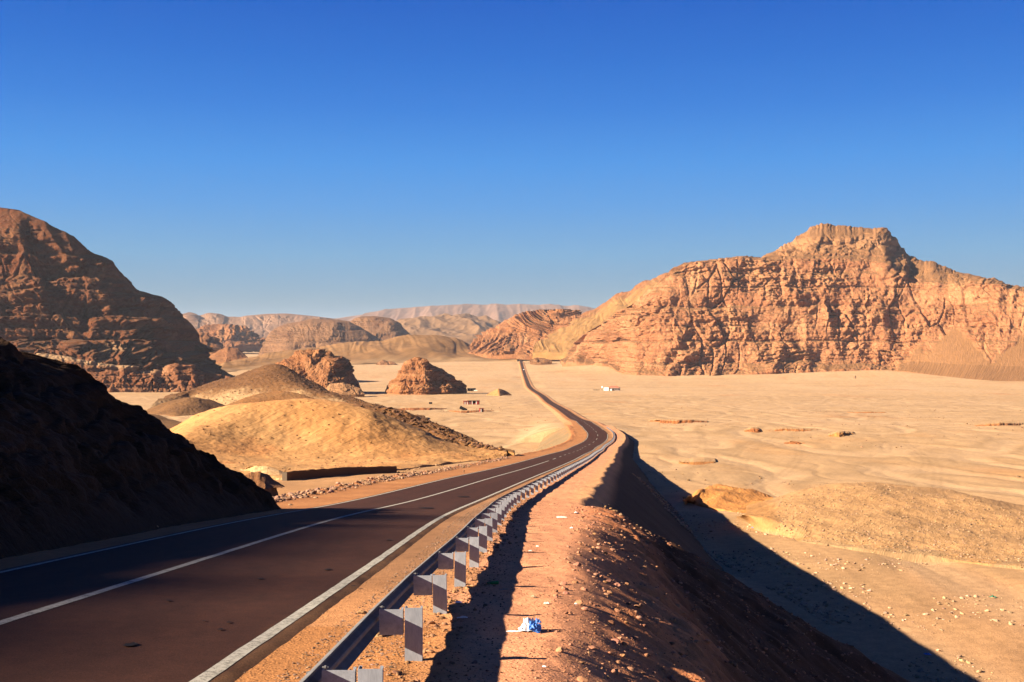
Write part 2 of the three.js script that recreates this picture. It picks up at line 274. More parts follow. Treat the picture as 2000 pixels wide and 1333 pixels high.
// ---------------------------------------------------------------- the embankment under the road
{
  const rows = [];
  for (let d = -28; d < 3330;) { rows.push(d); d += d < 4 ? 1.5 : d < 520 ? Math.max(0.085, 0.0062 * d) : 0.02 * d; }
  const offs = [];
  for (let o = -34; o < -12; o += 2.2) offs.push(o);
  for (let o = -12; o < -4.4; o += 0.32) offs.push(o);
  for (let o = -4.2; o < 4.3; o += 1.4) offs.push(o);
  for (let o = 4.4; o < 12.5; o += 0.095) offs.push(o);
  for (let o = 12.5, st = 0.11; o < 62; o += st, st *= 1.03) offs.push(o);
  const keep = [];
  const g = sheet(offs.length, rows.length, (i, j) => {
    const d = rows[j], o = d > 520 ? clamp(offs[i], -16, 16) : offs[i], h = (roadX(d + 0.5) - roadX(d - 0.5)), q = Math.sqrt(1 + h * h), x = roadX(d) + o / q, dd = d - o * h / q * (o < 30 ? 1 : 30 / o);
    keep.push([o, d]);
    return [x, -Math.min(stripDepth(o, d), 260), -dd];
  });
  const RED = [0.4, 0.21, 0.135], PATH = [0.475, 0.3, 0.235], TAN = [0.44, 0.32, 0.225], SHADE_GREY = [0.042, 0.041, 0.043], DRY = [0.37, 0.24, 0.15];
  tint(g, (x, y, z, nx, ny, nz, k) => {
    const [o, d] = keep[k], oc = crestAt(d), n1 = fbm(x / 1.7, d / 3.2, 4, 4), n2 = fbm(x / 6, d / 9, 9, 3);
    let c;
    if (o > 0) {
      c = mix3(DRY, PATH, sstep(5.4, 6.3, o + n1));
      if (d < 15) c = mix3(c, [0.3, 0.17, 0.075], 0.6 * (1 - sstep(5.2, 6.2, o + 0.6 * n1)));
      c = mix3(c, [0.2, 0.145, 0.11], 0.75 * (1 - sstep(4.9, 5.3, o + 0.3 * n1)) * sstep(16, 24, d));
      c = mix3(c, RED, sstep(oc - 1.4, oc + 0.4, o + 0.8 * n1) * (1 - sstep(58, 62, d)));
      c = mix3(c, [0.034, 0.026, 0.024], sstep(oc + 0.8, oc + 3.2, o + 1.4 * n1) * 0.9);  // shade of the near slope painted in: almost black below the crest
      c = mix3(c, TAN, sstep(58, 75, d + 5 * n1) * sstep(oc - 1.9, oc - 0.7, o + 0.4 * n1));
      c = mix3(c, TAN, clamp(n2 * 2 - 0.2) * 0.6 * sstep(40, 60, d));
      c = mix3(c, SHADE_GREY, sstep(oc + 0.2, oc + 1.4, o) * sstep(60, 64, d - 0.12 * (o - oc)));  // grey gravel of the far slope, its colour darkened to deepen the shade
    } else {
      c = mix3([0.27, 0.15, 0.085], [0.3, 0.19, 0.11], clamp(0.5 + n2));
      c = mix3(c, [0.24, 0.12, 0.07], clamp(1 - Math.abs(o + 8.6)) * 0.7);
      c = mix3(c, [0.16, 0.15, 0.12], sstep(-9.6, -10.6, o) * sstep(240, 300, d));
      c = mix3(c, [0.22, 0.14, 0.09], clamp(n2 * 2) * sstep(380, 430, d) * sstep(-9, -10, o));
    }
    c = mix3(c, SAND, sstep(430, 650, d) * 0.7 * sstep(5.2, 8, Math.abs(o)));
    return mul3(c, 1 + 0.3 * n1 + 0.2 * n2);
  });
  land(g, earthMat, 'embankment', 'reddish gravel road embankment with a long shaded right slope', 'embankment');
}

// ---------------------------------------------------------------- asphalt with its painted lines as parts
function ribbon(s0, s1, oL, oR, lift, step, cols = 2, wob = 0) {
  const ss = [];
  for (let s = s0; s < s1; s += step(s)) ss.push(s);
  ss.push(s1);
  return sheet(cols, ss.length, (i, j) => {
    const a = alongRoad(ss[j]);
    let o = mix(oL, oR, i / (cols - 1));
    if (wob && (i === 0 || i === cols - 1)) o += wob * (0.5 + noise(ss[j] * 0.8, i * 7) + 0.6 * noise(ss[j] * 3.1, i)) * Math.sign(o);
    return [a.p[0] + a.n[0] * o, -a.p[1] + crown(o, a.p[2]) + (wob > 0.05 && (i === 0 || i === cols - 1) ? -0.05 : lift), -(a.p[2] + a.n[1] * o)];
  }, (p, i, j) => [mix(oL, oR, i / (cols - 1)), ss[j]]);
}
const S0 = sAtDistance(-26), SEND = courseLen[courseLen.length - 1], grow = (s) => Math.max(0.4, (s - 20) * 0.008);
{
  const g = ribbon(S0, SEND, -3.95, 3.85, 0.02, grow, 60, 0.06);
  tint(g, (x, y, z, nx, ny, nz, k) => {
    const o = g.attributes.uv.array[k * 2], s = g.attributes.uv.array[k * 2 + 1];
    const track = Math.exp(-(((Math.abs(o) - 1.0) / 0.4) ** 2)) + Math.exp(-(((Math.abs(o) - 2.6) / 0.4) ** 2)), n = fbm(o * 0.6, s * 0.06, 3, 4), m = fbm(o * 2.1, s * 0.7, 7, 4, 0.65);
    let c = mul3([0.041, 0.021, 0.0185], 1 + 0.12 * track + 0.3 * n + 0.34 * m);
    c = mix3(c, [0.2, 0.14, 0.095], 0.85 * sstep(3.5, 3.82, Math.abs(o) + 0.35 * m));
    c = mix3(c, [0.02, 0.016, 0.014], clamp(3 * (fbm(o * 1.3 + 40, s * 0.32, 1, 3) - 0.3)));
    return mix3(c, [0.043, 0.03, 0.033], sstep(500, 1500, s) * 0.8);
  });
  const road = land(g, std({ vertexColors: true, map: rep(asphaltMap, 3.3), bumpMap: rep(asphaltBump, 1.1), bumpScale: 0.004, roughness: 0.88 }), 'road', 'brown asphalt two-lane road winding down into the valley', 'road');
  const paint = std({ color: new THREE.Color().setRGB(0.4, 0.39, 0.35), map: rep(paintMap, 1.9), roughness: 0.8 });
  const fine = (s) => clamp((s - 20) * 0.008, 0.4, 4);
  const sEdge = sAtDistance(640);
  part('edge_line', ribbon(S0, sEdge, -3.6, -3.44, 0.026, fine, 3, 0.018), paint, road);
  part('edge_line', ribbon(S0, sAtDistance(396), 3.42, 3.6, 0.026, fine, 3, 0.018), paint, road);
  part('edge_line', ribbon(sAtDistance(421), sEdge, 3.42, 3.58, 0.026, fine, 3, 0.018), paint, road);
  // the solid centre line ends where dashes begin
  const proj = []; for (let s = sAtDistance(100); s < sAtDistance(900); s += 0.5) { const a = alongRoad(s); proj.push([1000 + FOC * a.p[0] / a.p[2], 666 + FOC * a.p[1] / a.p[2], s]); }
  const nearestS = (px, py) => { let b = 1e9, bs = 0; for (const q of proj) { const e = (q[0] - px) ** 2 + (q[1] - py) ** 2; if (e < b) { b = e; bs = q[2]; } } return bs; };
  const sSolid = nearestS(1072, 900.5), sA = nearestS(1083, 896.5), sB = nearestS(1143.5, 872.5), gap = (sB - sA) / 8;
  part('centre_line', ribbon(S0, sSolid, -0.08, 0.08, 0.026, fine, 3, 0.018), paint, road);
  for (let k = 0; k < 52; k++) part('lane_dash', ribbon(sA + k * gap - gap * 0.2, sA + k * gap + gap * 0.2, -0.09, 0.09, 0.026, fine, 2), paint, road);
}

// ---------------------------------------------------------------- landforms from contour lines: foot, shoulders, crest, then a back slope down to the ground
function contour(list, sm = 0) {
  if (sm) { const c = contour(list), taps = [-1, -0.66, -0.33, 0, 0.33, 0.66, 1], w = [0.5, 1, 1.6, 2, 1.6, 1, 0.5], sum = 8.2; return (u) => { const k = Math.min(sm, u, 1 - u), o = [0, 0, 0]; taps.forEach((t, i) => { const p = c(u + t * k); for (let j = 0; j < 3; j++) o[j] += p[j] * w[i] / sum; }); return o; }; }
  const pts = list.map(([px, py, d]) => at(px, py, d ?? depthAt(px, py)).concat(px));
  return (u) => { const px = mix(pts[0][3], pts[pts.length - 1][3], u); let i = 0; while (i < pts.length - 2 && px > pts[i + 1][3]) i++; const a = pts[i], b = pts[i + 1], t = clamp((px - a[3]) / (b[3] - a[3])); return [0, 1, 2].map((k) => mix(a[k], b[k], t)); };
}
function massif({ lines, rows, nu, back = 200, backRows = 24, skirt = 12, round = 0.5, shift, colour, uvScale = 1, tone = 0.75, smooth = 0.004, run = 0.4, blend }) {
  const cs = lines.map((l) => contour(l, smooth));
  const nvs = [6, ...rows, backRows];
  const foot = (u) => { const p = cs[0](u); return [p[0] - 0.02 * skirt, p[1] - skirt, p[2] + run * skirt]; };
  const crest = cs[cs.length - 1], behind = (u) => { const p = crest(u), d = -p[2], f = cs[0](u); return [p[0] * (1 + back / d), Math.min(f[1], p[1]) - skirt - 10, p[2] - back]; };
  const all = [foot, ...cs, behind];
  const seg = [];
  for (let s = 0; s < all.length - 1; s++) for (let r = 0; r < nvs[s]; r++) seg.push([s, r / nvs[s]]);
  seg.push([all.length - 2, 1]);
  const nv = seg.length, meta = new Float32Array(nu * nv);
  const base = sheet(nu, nv, (i, j) => {
    const u = i / (nu - 1), [s, t] = seg[j];
    meta[j * nu + i] = s - 1 + t;
    const p1 = all[s](u), p2 = all[s + 1](u), last = s === all.length - 2;
    if (last) { const e = [0, 1, 2].map((k) => mix(p1[k], p2[k], t)); e[1] = mix(p1[1], p2[1], t * t * (1.6 - 0.6 * t)); return e; }
    const p0 = all[Math.max(1, s - 1)](u), p3 = all[Math.min(all.length - 2, s + 2)](u), sm = s === 0 ? 0 : round;
    return [0, 1, 2].map((k) => { const l = mix(p1[k], p2[k], t), m1 = s === 1 ? p2[k] - p1[k] : (p2[k] - p0[k]) / 2, m2 = s + 2 === all.length - 1 ? (k === 1 ? 0.25 : 1) * (p2[k] - p1[k]) : (p3[k] - p1[k]) / 2, t2 = t * t, t3 = t2 * t; return mix(l, (2 * t3 - 3 * t2 + 1) * p1[k] + (t3 - 2 * t2 + t) * m1 + (3 * t2 - 2 * t3) * p2[k] + (t3 - t2) * m2, sm); });
  });
  const mid = cs[Math.max(0, cs.length - 2)], reach = mid(0).map((v, k) => mid(1)[k] - v), long = Math.hypot(reach[0], reach[2]);
  const P = base.attributes.position.array, N = base.attributes.normal.array, U = base.attributes.uv.array;
  const Q = P.slice();
  for (let k = 0; k < nu * nv; k++) {
    const x = P[k * 3], y = P[k * 3 + 1], z = P[k * 3 + 2];
    let nx = N[k * 3], ny = N[k * 3 + 1], nz = N[k * 3 + 2];
    if (meta[k] < lines.length - 1 && nz < 0) { nx = -nx; ny = -ny; nz = -nz; }
    if (ny < 0) { nx = -nx; ny = -ny; nz = -nz; if (nz < 0 && meta[k] < lines.length - 1) { nx = -nx; nz = -nz; } }
    const o = shift(x, y, -z, meta[k], nx, ny, nz, (k % nu) / (nu - 1) * long);
    Q[k * 3] += o[0]; Q[k * 3 + 1] += o[1]; Q[k * 3 + 2] += o[2];
  }
  base.attributes.position.array.set(Q);
  base.computeVertexNormals();
  for (let k = 0; k < nu * nv; k++) { U[k * 2] = (Q[k * 3] + Q[k * 3 + 2] * 0.6) * uvScale; U[k * 2 + 1] = (Q[k * 3 + 1] + Q[k * 3 + 2] * 0.35) * uvScale; }
  tint(base, (x, y, z, nx, ny, nz, k) => colour(x, y, -z, nx, Math.abs(ny), nz, meta[k], (k % nu) / (nu - 1) * long).map((c, i) => (blend ? mix(c * tone, blend[i], sstep(0.3, -0.05, meta[k] + 0.5 * noise(x / 9, z / 9) + 0.3 * noise(x / 2, z / 2))) : c * tone)));
  return base;
}
// weathered sandstone: buttresses, beds, joints and blocks; L is the size of a buttress in metres, A how far they stand out
function cliffShift(L, A, o = {}) {
  const { bed = L * 0.16, block = L * 0.3, crack = 0.5, strata = 1, blocks = 1, dip = 0, soft = 0, seed = 0, fade = [-0.5, 0.12], top = [98, 99], fadeTop = 0.8, butt = 1 } = o;
  return (x, y, d, v, nx, ny, nz, run) => {
    const h = Math.hypot(nx, nz) || 1, hx = nx / h, hz = nz / h, al = run + seed * 133, yy = y + dip * al;
    const w1 = noise(al / L * 1.3, yy / L * 0.7, seed) * L * 0.25, w2 = noise(al / L * 1.7 + 9, yy / L, seed + 5) * L * 0.2;
    const bm = butt * (0.3 + 0.7 * sstep(-0.25, 0.35, noise(al / (L * 2.1) + 5, yy / (L * 1.5), seed + 12))), sl = noise(al / (L * 4), yy / (L * 3), seed + 14) * 1.6;
    let f = 0.6 * bm * (0.4 - Math.abs(fbm((al + w1 + sl * yy) / L, yy / (L * 3.4), seed + 1, 2)) * 2.3);
    f += 0.62 * fbm(al / (L * 2.6), yy / (L * 2.4), seed + 2, 2);
    f += 0.42 * fbm((al + w2) / (L * 0.42), yy / (L * 0.55), seed + 6 + d / (L * 3), 5, 0.55);
    const yb = yy + w2 * 0.25 + 0.3 * bed * noise(al / bed * 0.16, yy / bed * 0.2, 3);
    for (const [hgt, amp, wv] of [[bed * 2.6, 0.2, 0.1], [bed, 0.13, 0.3], [bed * 0.4, 0.06, 0.6]]) {
      const q = yb / hgt, i = Math.floor(q), fr = q - i, r0 = hash2(i, 17 + seed), r1 = hash2(i + 1, 17 + seed), va = 0.55 + 0.9 * noise(al / (hgt * 5), i * 7.3 + seed);
      f += strata * amp * (mix(r0, r1, sstep(0.8, 1, fr)) - 0.5 + va * (0.45 - Math.pow(Math.abs(2 * fr - 1), 4) * 0.8));
    }
    const open = sstep(-0.15, 0.35, noise(al / (L * 1.1), yy / L, seed + 9));
    let c = cells((al + w1) / block, (yy + w2) / (block * 2.2));
    f += blocks * (0.17 * (c[2] - 0.5) - 0.2 * crack * open * (1 - sstep(0, 0.11, c[1])));
    c = cells((al + w2) / (block * 0.34) + 77, (yb + w1) / (block * 0.26));
    f += blocks * (0.1 * (c[2] - 0.5) - 0.05 * crack * (1 - sstep(0, 0.16, c[1])));
    f += 0.09 * fbm(al / (L * 0.1), y / (L * 0.1), d / (L * 0.1), 3);
    f *= 0.45 + 0.55 * sstep(-0.22, 0.22, noise(al / (L * 1.25) + 2, yy / (L * 0.85), seed + 20));
    if (o.mask) f *= o.mask(x, y, d, v, run);
    const k = A * f * sstep(fade[0], fade[1], v) * (1 - soft * sstep(0.55, 0.9, ny)) * (1 - fadeTop * sstep(top[0], top[1], v));
    return [hx * k, ny * k * 0.35 * (1 - sstep(top[0], top[1], v)) + (v > top[0] ? (o.jag ?? 0) * sstep(top[0], top[1], v) * (fbm(al / (L * 0.22), 3, seed, 4) + 0.5 * noise(al / (L * 0.05), 7)) : 0), hz * k];
  };
}
const rise = (foot, ...above) => { const f = foot.map(([a, b, d]) => [a, b, d ?? depthAt(a, b)]), t = table(f.map((p) => [p[0], p[2]])); return [f, ...above.map(([off, list]) => list.map(([a, b, e = 0]) => [a, b, t(a) + off + e]))]; };
const duneShift = (A, L, seed = 0, fine = 0.16) => (x, y, d, v, nx, ny, nz) => { const k = sstep(-0.6, 0.35, v) * (A * fbm(x / L, d / L, seed, 3) + A * 0.22 * (ridged(x / (L * 0.8), d / (L * 2), seed + 4, 2) - 0.3) + A * fine * fbm(x / (L * 0.09), d / (L * 0.09), seed, 3)); return [nx * k, ny * k, nz * k]; };
function stoneColour({ a, b, dark, pale, scree, scale, bed, seed = 0, screeFrom = 0.62, darkAmt = 0.6, paleAmt = 0.4, extra }) {
  return (x, y, d, nx, ny, nz, v, along) => {
    const al = along, n = fbm(al / scale, y / scale, seed + 3, 4), m = fbm(al / (scale * 0.2), y / (scale * 0.2), seed + 8, 3), st = fbm(al / (scale * 6), y / bed, seed + 11, 3), run = fbm(al / (scale * 0.16), y / (scale * 1.4), seed + 15, 3);
    let c = mix3(a, b, clamp(0.5 + 1.1 * n + 0.5 * st));
    c = mix3(c, dark, darkAmt * clamp(1.6 * run + 0.6 * m - 0.12));
    c = mix3(c, mix3(b, pale, 0.55), 0.8 * sstep(0.12, 0.4, fbm(al / (scale * 0.55) + 4, y / (scale * 0.9), seed + 25, 3)));
    c = mix3(c, dark, 0.45 * sstep(0.1, 0.42, fbm(al / (scale * 0.7) + 9, y / (scale * 0.35), seed + 27, 4)));
    c = mix3(c, pale, paleAmt * clamp(1.9 * st - 0.9 * n - 0.1));
    if (scree) c = mix3(c, scree, sstep(screeFrom, screeFrom + 0.16, ny + 0.12 * m));
    c = mul3(c, 1 + 0.22 * m);
    return extra ? extra(c, x, y, d, v, m, n, ny) : c;
  };
}
const EARTH = (a, b, seed, sc = 30, extra) => (x, y, d, nx, ny, nz, v) => { const n = fbm(x / sc, d / sc, seed, 4), m = fbm(x / (sc * 0.12), y / (sc * 0.12), d / (sc * 0.12), 3); const c = mul3(mix3(a, b, clamp(0.5 + 1.3 * n)), 1 + 0.28 * m); return extra ? extra(c, x, y, d, v, m, n) : c; };

// great table mountain on the right
const SANDSTONE = [0.222, 0.119, 0.077], SANDSTONE_LIGHT = [0.265, 0.166, 0.117], VARNISH = [0.105, 0.053, 0.034], PALE_BED = [0.33, 0.24, 0.165], SCREE = [0.155, 0.105, 0.066];
{
  const foot = [[1098, 706, 3000], [1112, 705, 2980], [1150, 707, 2930], [1190, 712, 2850], [1212, 730, 2720], [1240, 737, 2630], [1290, 735, 2600], [1330, 736, 2590], [1400, 733, 2590], [1470, 730, 2590], [1520, 727, 2590], [1600, 723, 2595], [1690, 720, 2600], [1760, 724, 2560], [1850, 736, 2440], [1930, 745, 2330], [2000, 744, 2300], [2150, 750, 2200], [2400, 760, 2080]];
  const footD = table(foot.map((p) => [p[0], p[2]])), set = (off, list) => list.map(([a, b, e = 0]) => [a, b, footD(a) + off + e]);
  const lines = [
    foot,
    set(55, [[1104, 700], [1124, 694], [1150, 698], [1200, 700], [1240, 714], [1330, 712], [1450, 708], [1560, 703], [1640, 704], [1700, 702], [1760, 704], [1800, 706, 20], [1880, 712, 40], [2000, 716, 50], [2400, 735, 40]]),
    set(120, [[1110, 690], [1124, 680], [1145, 660], [1190, 645], [1236, 625], [1285, 600], [1310, 590], [1400, 605], [1500, 605], [1600, 605], [1700, 610], [1760, 620], [1800, 640, 40], [1870, 640, 90], [1940, 655, 100], [2000, 660, 90], [2400, 700, 60]]),
    set(190, [[1116, 684], [1124, 674.5], [1145, 651], [1190, 626], [1236, 595], [1285, 556], [1310, 532], [1337, 516], [1390, 509], [1453, 503], [1488, 507], [1540, 505], [1600, 506], [1650, 505], [1700, 512], [1730, 514], [1760, 543, 5], [1800, 546, 30], [1850, 556, 80], [1900, 556, 100], [1952, 560, 110], [2000, 572, 100], [2150, 610, 80], [2400, 670, 60]]),
    set(420, [[1120, 681, -190], [1145, 650, -190], [1190, 625, -190], [1236, 594, -180], [1285, 555, -180], [1310, 531, -170], [1337, 515, -160], [1390, 507.5, -150], [1425, 508, -150], [1453, 501, -120], [1488, 502.5, -80], [1537, 477, -20], [1558, 465], [1568, 459], [1580, 449], [1592, 440.5], [1602, 438], [1613, 434.5], [1619, 439], [1640, 440.5], [1658, 442], [1685, 445], [1700, 444], [1724, 446.5], [1736, 457], [1745, 468], [1754, 478], [1775, 496], [1799, 508], [1823, 509.5], [1847, 523, 20], [1868, 529, 20], [1910, 539.5, 20], [1952, 547, 10], [1961, 557.5], [2000, 562], [2150, 600, -60], [2400, 660, -80]]),
  ];
  const screeCone = (px, py) => { const w = 14 * noise(px / 17, py / 17); return Math.max(sstep(6, -8, Math.abs(px - 1868) - (py - 632) * 0.95 + w), sstep(6, -8, Math.abs(px - 1795) - (py - 675) * 1.0 + w), sstep(6, -8, Math.abs(px - 2010) - (py - 640) * 1.1 + w)); };
  const cut = cliffShift(105, 58, { bed: 17, block: 34, seed: 3, soft: 0.15, crack: 1.2, top: [3.4, 3.95], fadeTop: 0.35, strata: 1.2, jag: 9, mask: (x, y, d, v) => { const px = 1000 + x / d * FOC; return 1 - 0.85 * screeCone(px, 666 - y / d * FOC) - 0.15 * sstep(1750, 1850, px); } });
  const g = massif({
    lines, nu: 820, rows: [60, 110, 100, 80], back: 500, backRows: 16, skirt: 25, round: 0.35, tone: 1.1, shift: cut,
    colour: stoneColour({
      a: SANDSTONE, b: SANDSTONE_LIGHT, dark: VARNISH, pale: PALE_BED, scree: SCREE, scale: 120, bed: 16, seed: 2, screeFrom: 0.66, darkAmt: 0.75,
      extra: (c, x, y, d, v, m, n, ny) => {
        if (v > 3.05) c = mix3(mix3(c, [0.165, 0.112, 0.07], 0.55 * sstep(3.05, 3.2, v + 0.15 * m)), [0.25, 0.175, 0.12], 0.7 * sstep(235, 250, y + 40 * m) * sstep(290, 255, y + 25 * n));
        c = mix3(c, SCREE, 0.9 * screeCone(1000 + x / d * FOC, 666 - y / d * FOC));
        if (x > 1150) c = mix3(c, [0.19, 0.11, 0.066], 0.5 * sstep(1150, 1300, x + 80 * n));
        return c;
      },
    }),
  });
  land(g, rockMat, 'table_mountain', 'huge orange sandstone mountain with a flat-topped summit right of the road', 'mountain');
}
// dark mountain on the left
{
  const crest = [[-420, 330, 2250], [-200, 378, 2200], [-60, 398, 2150], [0, 405, 2120], [39, 410, 2120], [85, 431, 2120], [141, 461, 2130], [176, 489, 2140], [212, 507, 2150], [240, 535, 2160], [268, 567, 2170], [310, 579, 2190], [333, 593, 2210], [353, 613, 2230], [367, 630, 2250], [384, 648, 2270], [391, 673, 2290], [400, 697, 2310], [416, 708, 2320], [430, 719, 2330], [446, 731, 2340]];
  const lines = [
    [[-420, 770, 1720], [-100, 766, 1740], [60, 750, 1770], [140, 752, 1790], [200, 756, 1800], [250, 760, 1810], [300, 762, 1830], [350, 763, 1880], [390, 757, 1980], [425, 744, 2150], [448, 733, 2320]],
    [[-420, 715, 1850], [-100, 712, 1850], [60, 692, 1860], [140, 700, 1870], [200, 706, 1880], [250, 708, 1900], [300, 712, 1930], [340, 716, 1990], [385, 722, 2080], [425, 736, 2220], [447, 732, 2325]],
    [[-420, 690, 1950], [-100, 690, 1910], [60, 684, 1900], [140, 672, 1910], [200, 684, 1940], [250, 690, 1960], [300, 694, 2000], [340, 700, 2060], [385, 712, 2140], [425, 731, 2260], [446.5, 731.6, 2330]],
    [[-420, 520, 2020], [-100, 560, 1990], [60, 570, 1985], [140, 585, 2000], [200, 592, 2020], [250, 612, 2050], [290, 630, 2090], [325, 645, 2140], [365, 672, 2200], [410, 712, 2290], [446.2, 731.3, 2335]],
    crest,
  ];
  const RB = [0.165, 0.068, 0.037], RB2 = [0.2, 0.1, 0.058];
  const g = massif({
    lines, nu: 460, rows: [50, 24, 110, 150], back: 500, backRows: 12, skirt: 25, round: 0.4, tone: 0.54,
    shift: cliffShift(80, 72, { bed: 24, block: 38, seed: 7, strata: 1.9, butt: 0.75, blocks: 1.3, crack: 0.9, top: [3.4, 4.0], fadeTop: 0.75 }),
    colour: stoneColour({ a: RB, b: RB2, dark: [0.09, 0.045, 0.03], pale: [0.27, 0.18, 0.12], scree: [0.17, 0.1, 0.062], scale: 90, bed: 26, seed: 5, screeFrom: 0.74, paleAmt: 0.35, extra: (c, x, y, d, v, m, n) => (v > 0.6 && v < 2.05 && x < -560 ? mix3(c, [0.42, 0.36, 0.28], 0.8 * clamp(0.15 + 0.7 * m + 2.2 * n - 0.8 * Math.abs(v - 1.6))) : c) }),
  });
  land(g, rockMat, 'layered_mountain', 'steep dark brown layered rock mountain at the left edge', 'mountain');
}
const hill = (name, label, o, mat = duneMat, category = 'hill') => land(massif(mat === duneMat ? { smooth: 0.05, run: 1.8, ...o } : mat === farMat ? { smooth: 0.02, ...o } : o), mat, name, label, category);
hill('layered_ledge', 'low sunlit reddish rock ledges at the foot of the dark layered mountain', {
  lines: [
    [[40, 748, 1640], [150, 754, 1650], [220, 759, 1660], [300, 765, 1680], [380, 764, 1710], [425, 752, 1760], [455, 741, 1800]],
    [[44, 728, 1665], [150, 734, 1675], [220, 738, 1685], [300, 744, 1705], [380, 746, 1735], [425, 744, 1775], [454, 739, 1802]],
    [[48, 700, 1720], [90, 692, 1720], [130, 697, 1720], [170, 706, 1725], [210, 712, 1730], [260, 716, 1740], [295, 726, 1750], [320, 718, 1760], [345, 710, 1765], [370, 717, 1775], [400, 725, 1785], [430, 731, 1800], [453, 738, 1806]],
  ], nu: 260, rows: [40, 50], back: 90, backRows: 10, skirt: 20, round: 0.3, tone: 0.85,
  shift: cliffShift(45, 26, { bed: 9, block: 16, seed: 61, strata: 2, butt: 0.8, crack: 1.1 }),
  colour: stoneColour({ a: [0.18, 0.088, 0.055], b: [0.23, 0.135, 0.09], dark: [0.1, 0.055, 0.036], pale: [0.3, 0.215, 0.155], scree: null, scale: 60, bed: 9, seed: 35, extra: (c, x, y, d, v, m, n) => mix3(c, [0.34, 0.3, 0.24], 0.85 * sstep(1.5, 1.85, v + 0.3 * n) * sstep(-540, -600, x)) }),
}, rockMat, 'rock');
// slope cut beside the road, and the high ridge out of view whose shade falls on the road
const CUT_H = table([[-30, 4.5], [24, 4.6], [36, 5.4], [40, 6.5], [43.2, 6.9], [45.6, 5.6], [47.6, 4.3], [49.4, 3.3], [51, 2.3], [52.4, 1.2], [53.6, 0.3], [55, -0.4], [66, -1.4]]);
{
  const rows = []; for (let d = -30; d < 66; d += d < 18 ? 1.5 : 0.17) rows.push(d);
  const cols = []; for (let t = 0; t < 1.0; t += 1 / 110) cols.push(t); for (let t = 1; t < 5; t *= 1.06) cols.push(t);
  const g = sheet(cols.length, rows.length, (i, j) => {
    const d = rows[j], t = cols[i], h = CUT_H(d), w = Math.max(0.7, h / mix(0.74, 0.86, sstep(42, 48, d))), x = roadX(d) - 5.1 - 0.35 * noise(d / 5, 3) - t * w;
    let y = -roadY(d) - 0.12 + (t < 1 ? h * (1 - Math.pow(1 - t, 1.55)) : h - (t - 1) * w * 0.16 - 0.05 * (t - 1) ** 2 * w);
    const k = sstep(0.0, 0.25, t), c = cells((d + 3 * noise(x / 3, d / 3, 1)) / 0.9, (y + x * 0.3) / 0.62);
    const lump = 0.7 * fbm(x / 2.6, y / 2.6, d / 2.6, 5, 0.6) + (0.2 + 0.25 * sstep(0.6, 1, t)) * (c[2] - 0.5) - 0.12 * (1 - sstep(0, 0.2, c[1])) + 0.24 * ridged(d / 2.6, y / 6, 3, 3) - 0.1;
    y += k * lump * clamp(h * 0.5);
    return [x + k * lump * 0.7 * clamp(h * 0.5), y, -d - 0.4 * k * noise(x, y, 3)];
  }, (p) => [-p[2] * 1.1, p[1] * 1.3 + p[0] * 0.4]);
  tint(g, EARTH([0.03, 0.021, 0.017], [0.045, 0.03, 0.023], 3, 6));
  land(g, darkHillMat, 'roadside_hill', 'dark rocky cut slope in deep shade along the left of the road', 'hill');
}
{
  const top = table([[-240, 112], [-140, 103], [-70, 97], [-50, 95.3], [-44, 94.8], [-30, 93.5], [-22, 92.5], [-14, 90.5], [-10, 87.6], [-6, 83], [-1, 76], [10, 62], [40, 30], [90, 0], [130, -16]]);
  const rows = []; for (let d = -240; d <= 130; d += 0.9) rows.push(d);
  const g = sheet(61, rows.length, (i, j) => { const d = rows[j], t = i / 30 - 1, h = top(d), r = Math.abs(t); const n = 0.9 * fbm(d / 5, t * 4, 3, 4) * (1 - r * 0.5); return [-200 + t * 120 + n, mix(h, -26, Math.pow(r, 1.15)) + n * 0.8 + (r < 0.02 ? 1.3 * noise(d / 1.6, 5) + 1.4 * noise(d / 5, 9) : 0), -d]; });
  tint(g, EARTH([0.14, 0.085, 0.055], [0.18, 0.11, 0.07], 5, 20));
  land(g, rockMat, 'ridge', 'high bare ridge left of the road beyond the edge of view', 'hill');
}

// ---------------------------------------------------------------- hills and dunes of the middle distance
hill('sand_hill', 'large ochre sand hill behind the low wall left of the road', {
  lines: [
    [[250, 912], [330, 918], [400, 925], [480, 932], [560, 934], [680, 926], [780, 917, 138], [860, 906, 165], [930, 899, 185], [990, 896, 198]].map(([a, b, e]) => [a, b, e ?? depthAt(a, b)]),
    [[255, 888, 150], [330, 880, 160], [400, 880, 170], [500, 888, 176], [600, 892, 178], [700, 892, 180], [800, 892, 184], [880, 891, 190], [940, 893, 195], [990, 892, 199.5]],
    [[262, 872, 190], [300, 858, 192], [340, 840, 196], [380, 815, 198], [430, 797, 200], [500, 786, 202], [580, 782, 204], [650, 786, 204], [720, 800, 204], [790, 829, 204], [850, 857, 203], [900, 874, 202], [950, 884, 201], [990, 885.5, 200]],
  ], nu: 420, rows: [80, 120], back: 60, skirt: 3, round: 0.8, tone: 1.26, smooth: 0.04, blend: [0.28, 0.21, 0.135], shift: duneShift(0.9, 15, 3),
  colour: EARTH([0.3, 0.2, 0.105], [0.29, 0.22, 0.135], 7, 22, (c, x, y, d, v, m, n) => { c = mix3(c, [0.3, 0.16, 0.08], clamp(2.2 * fbm(x / 11, y / 7, d / 20, 3) - 0.25) * 0.9); if (v < 0.22 && x < -38) c = mix3(c, [0.62, 0.52, 0.35], clamp(sstep(0.24, 0.14, v + 0.3 * m) * sstep(-38, -40, x))); return mix3(c, [0.15, 0.1, 0.06], clamp(3 * m - 0.9) * 0.4); }),
});
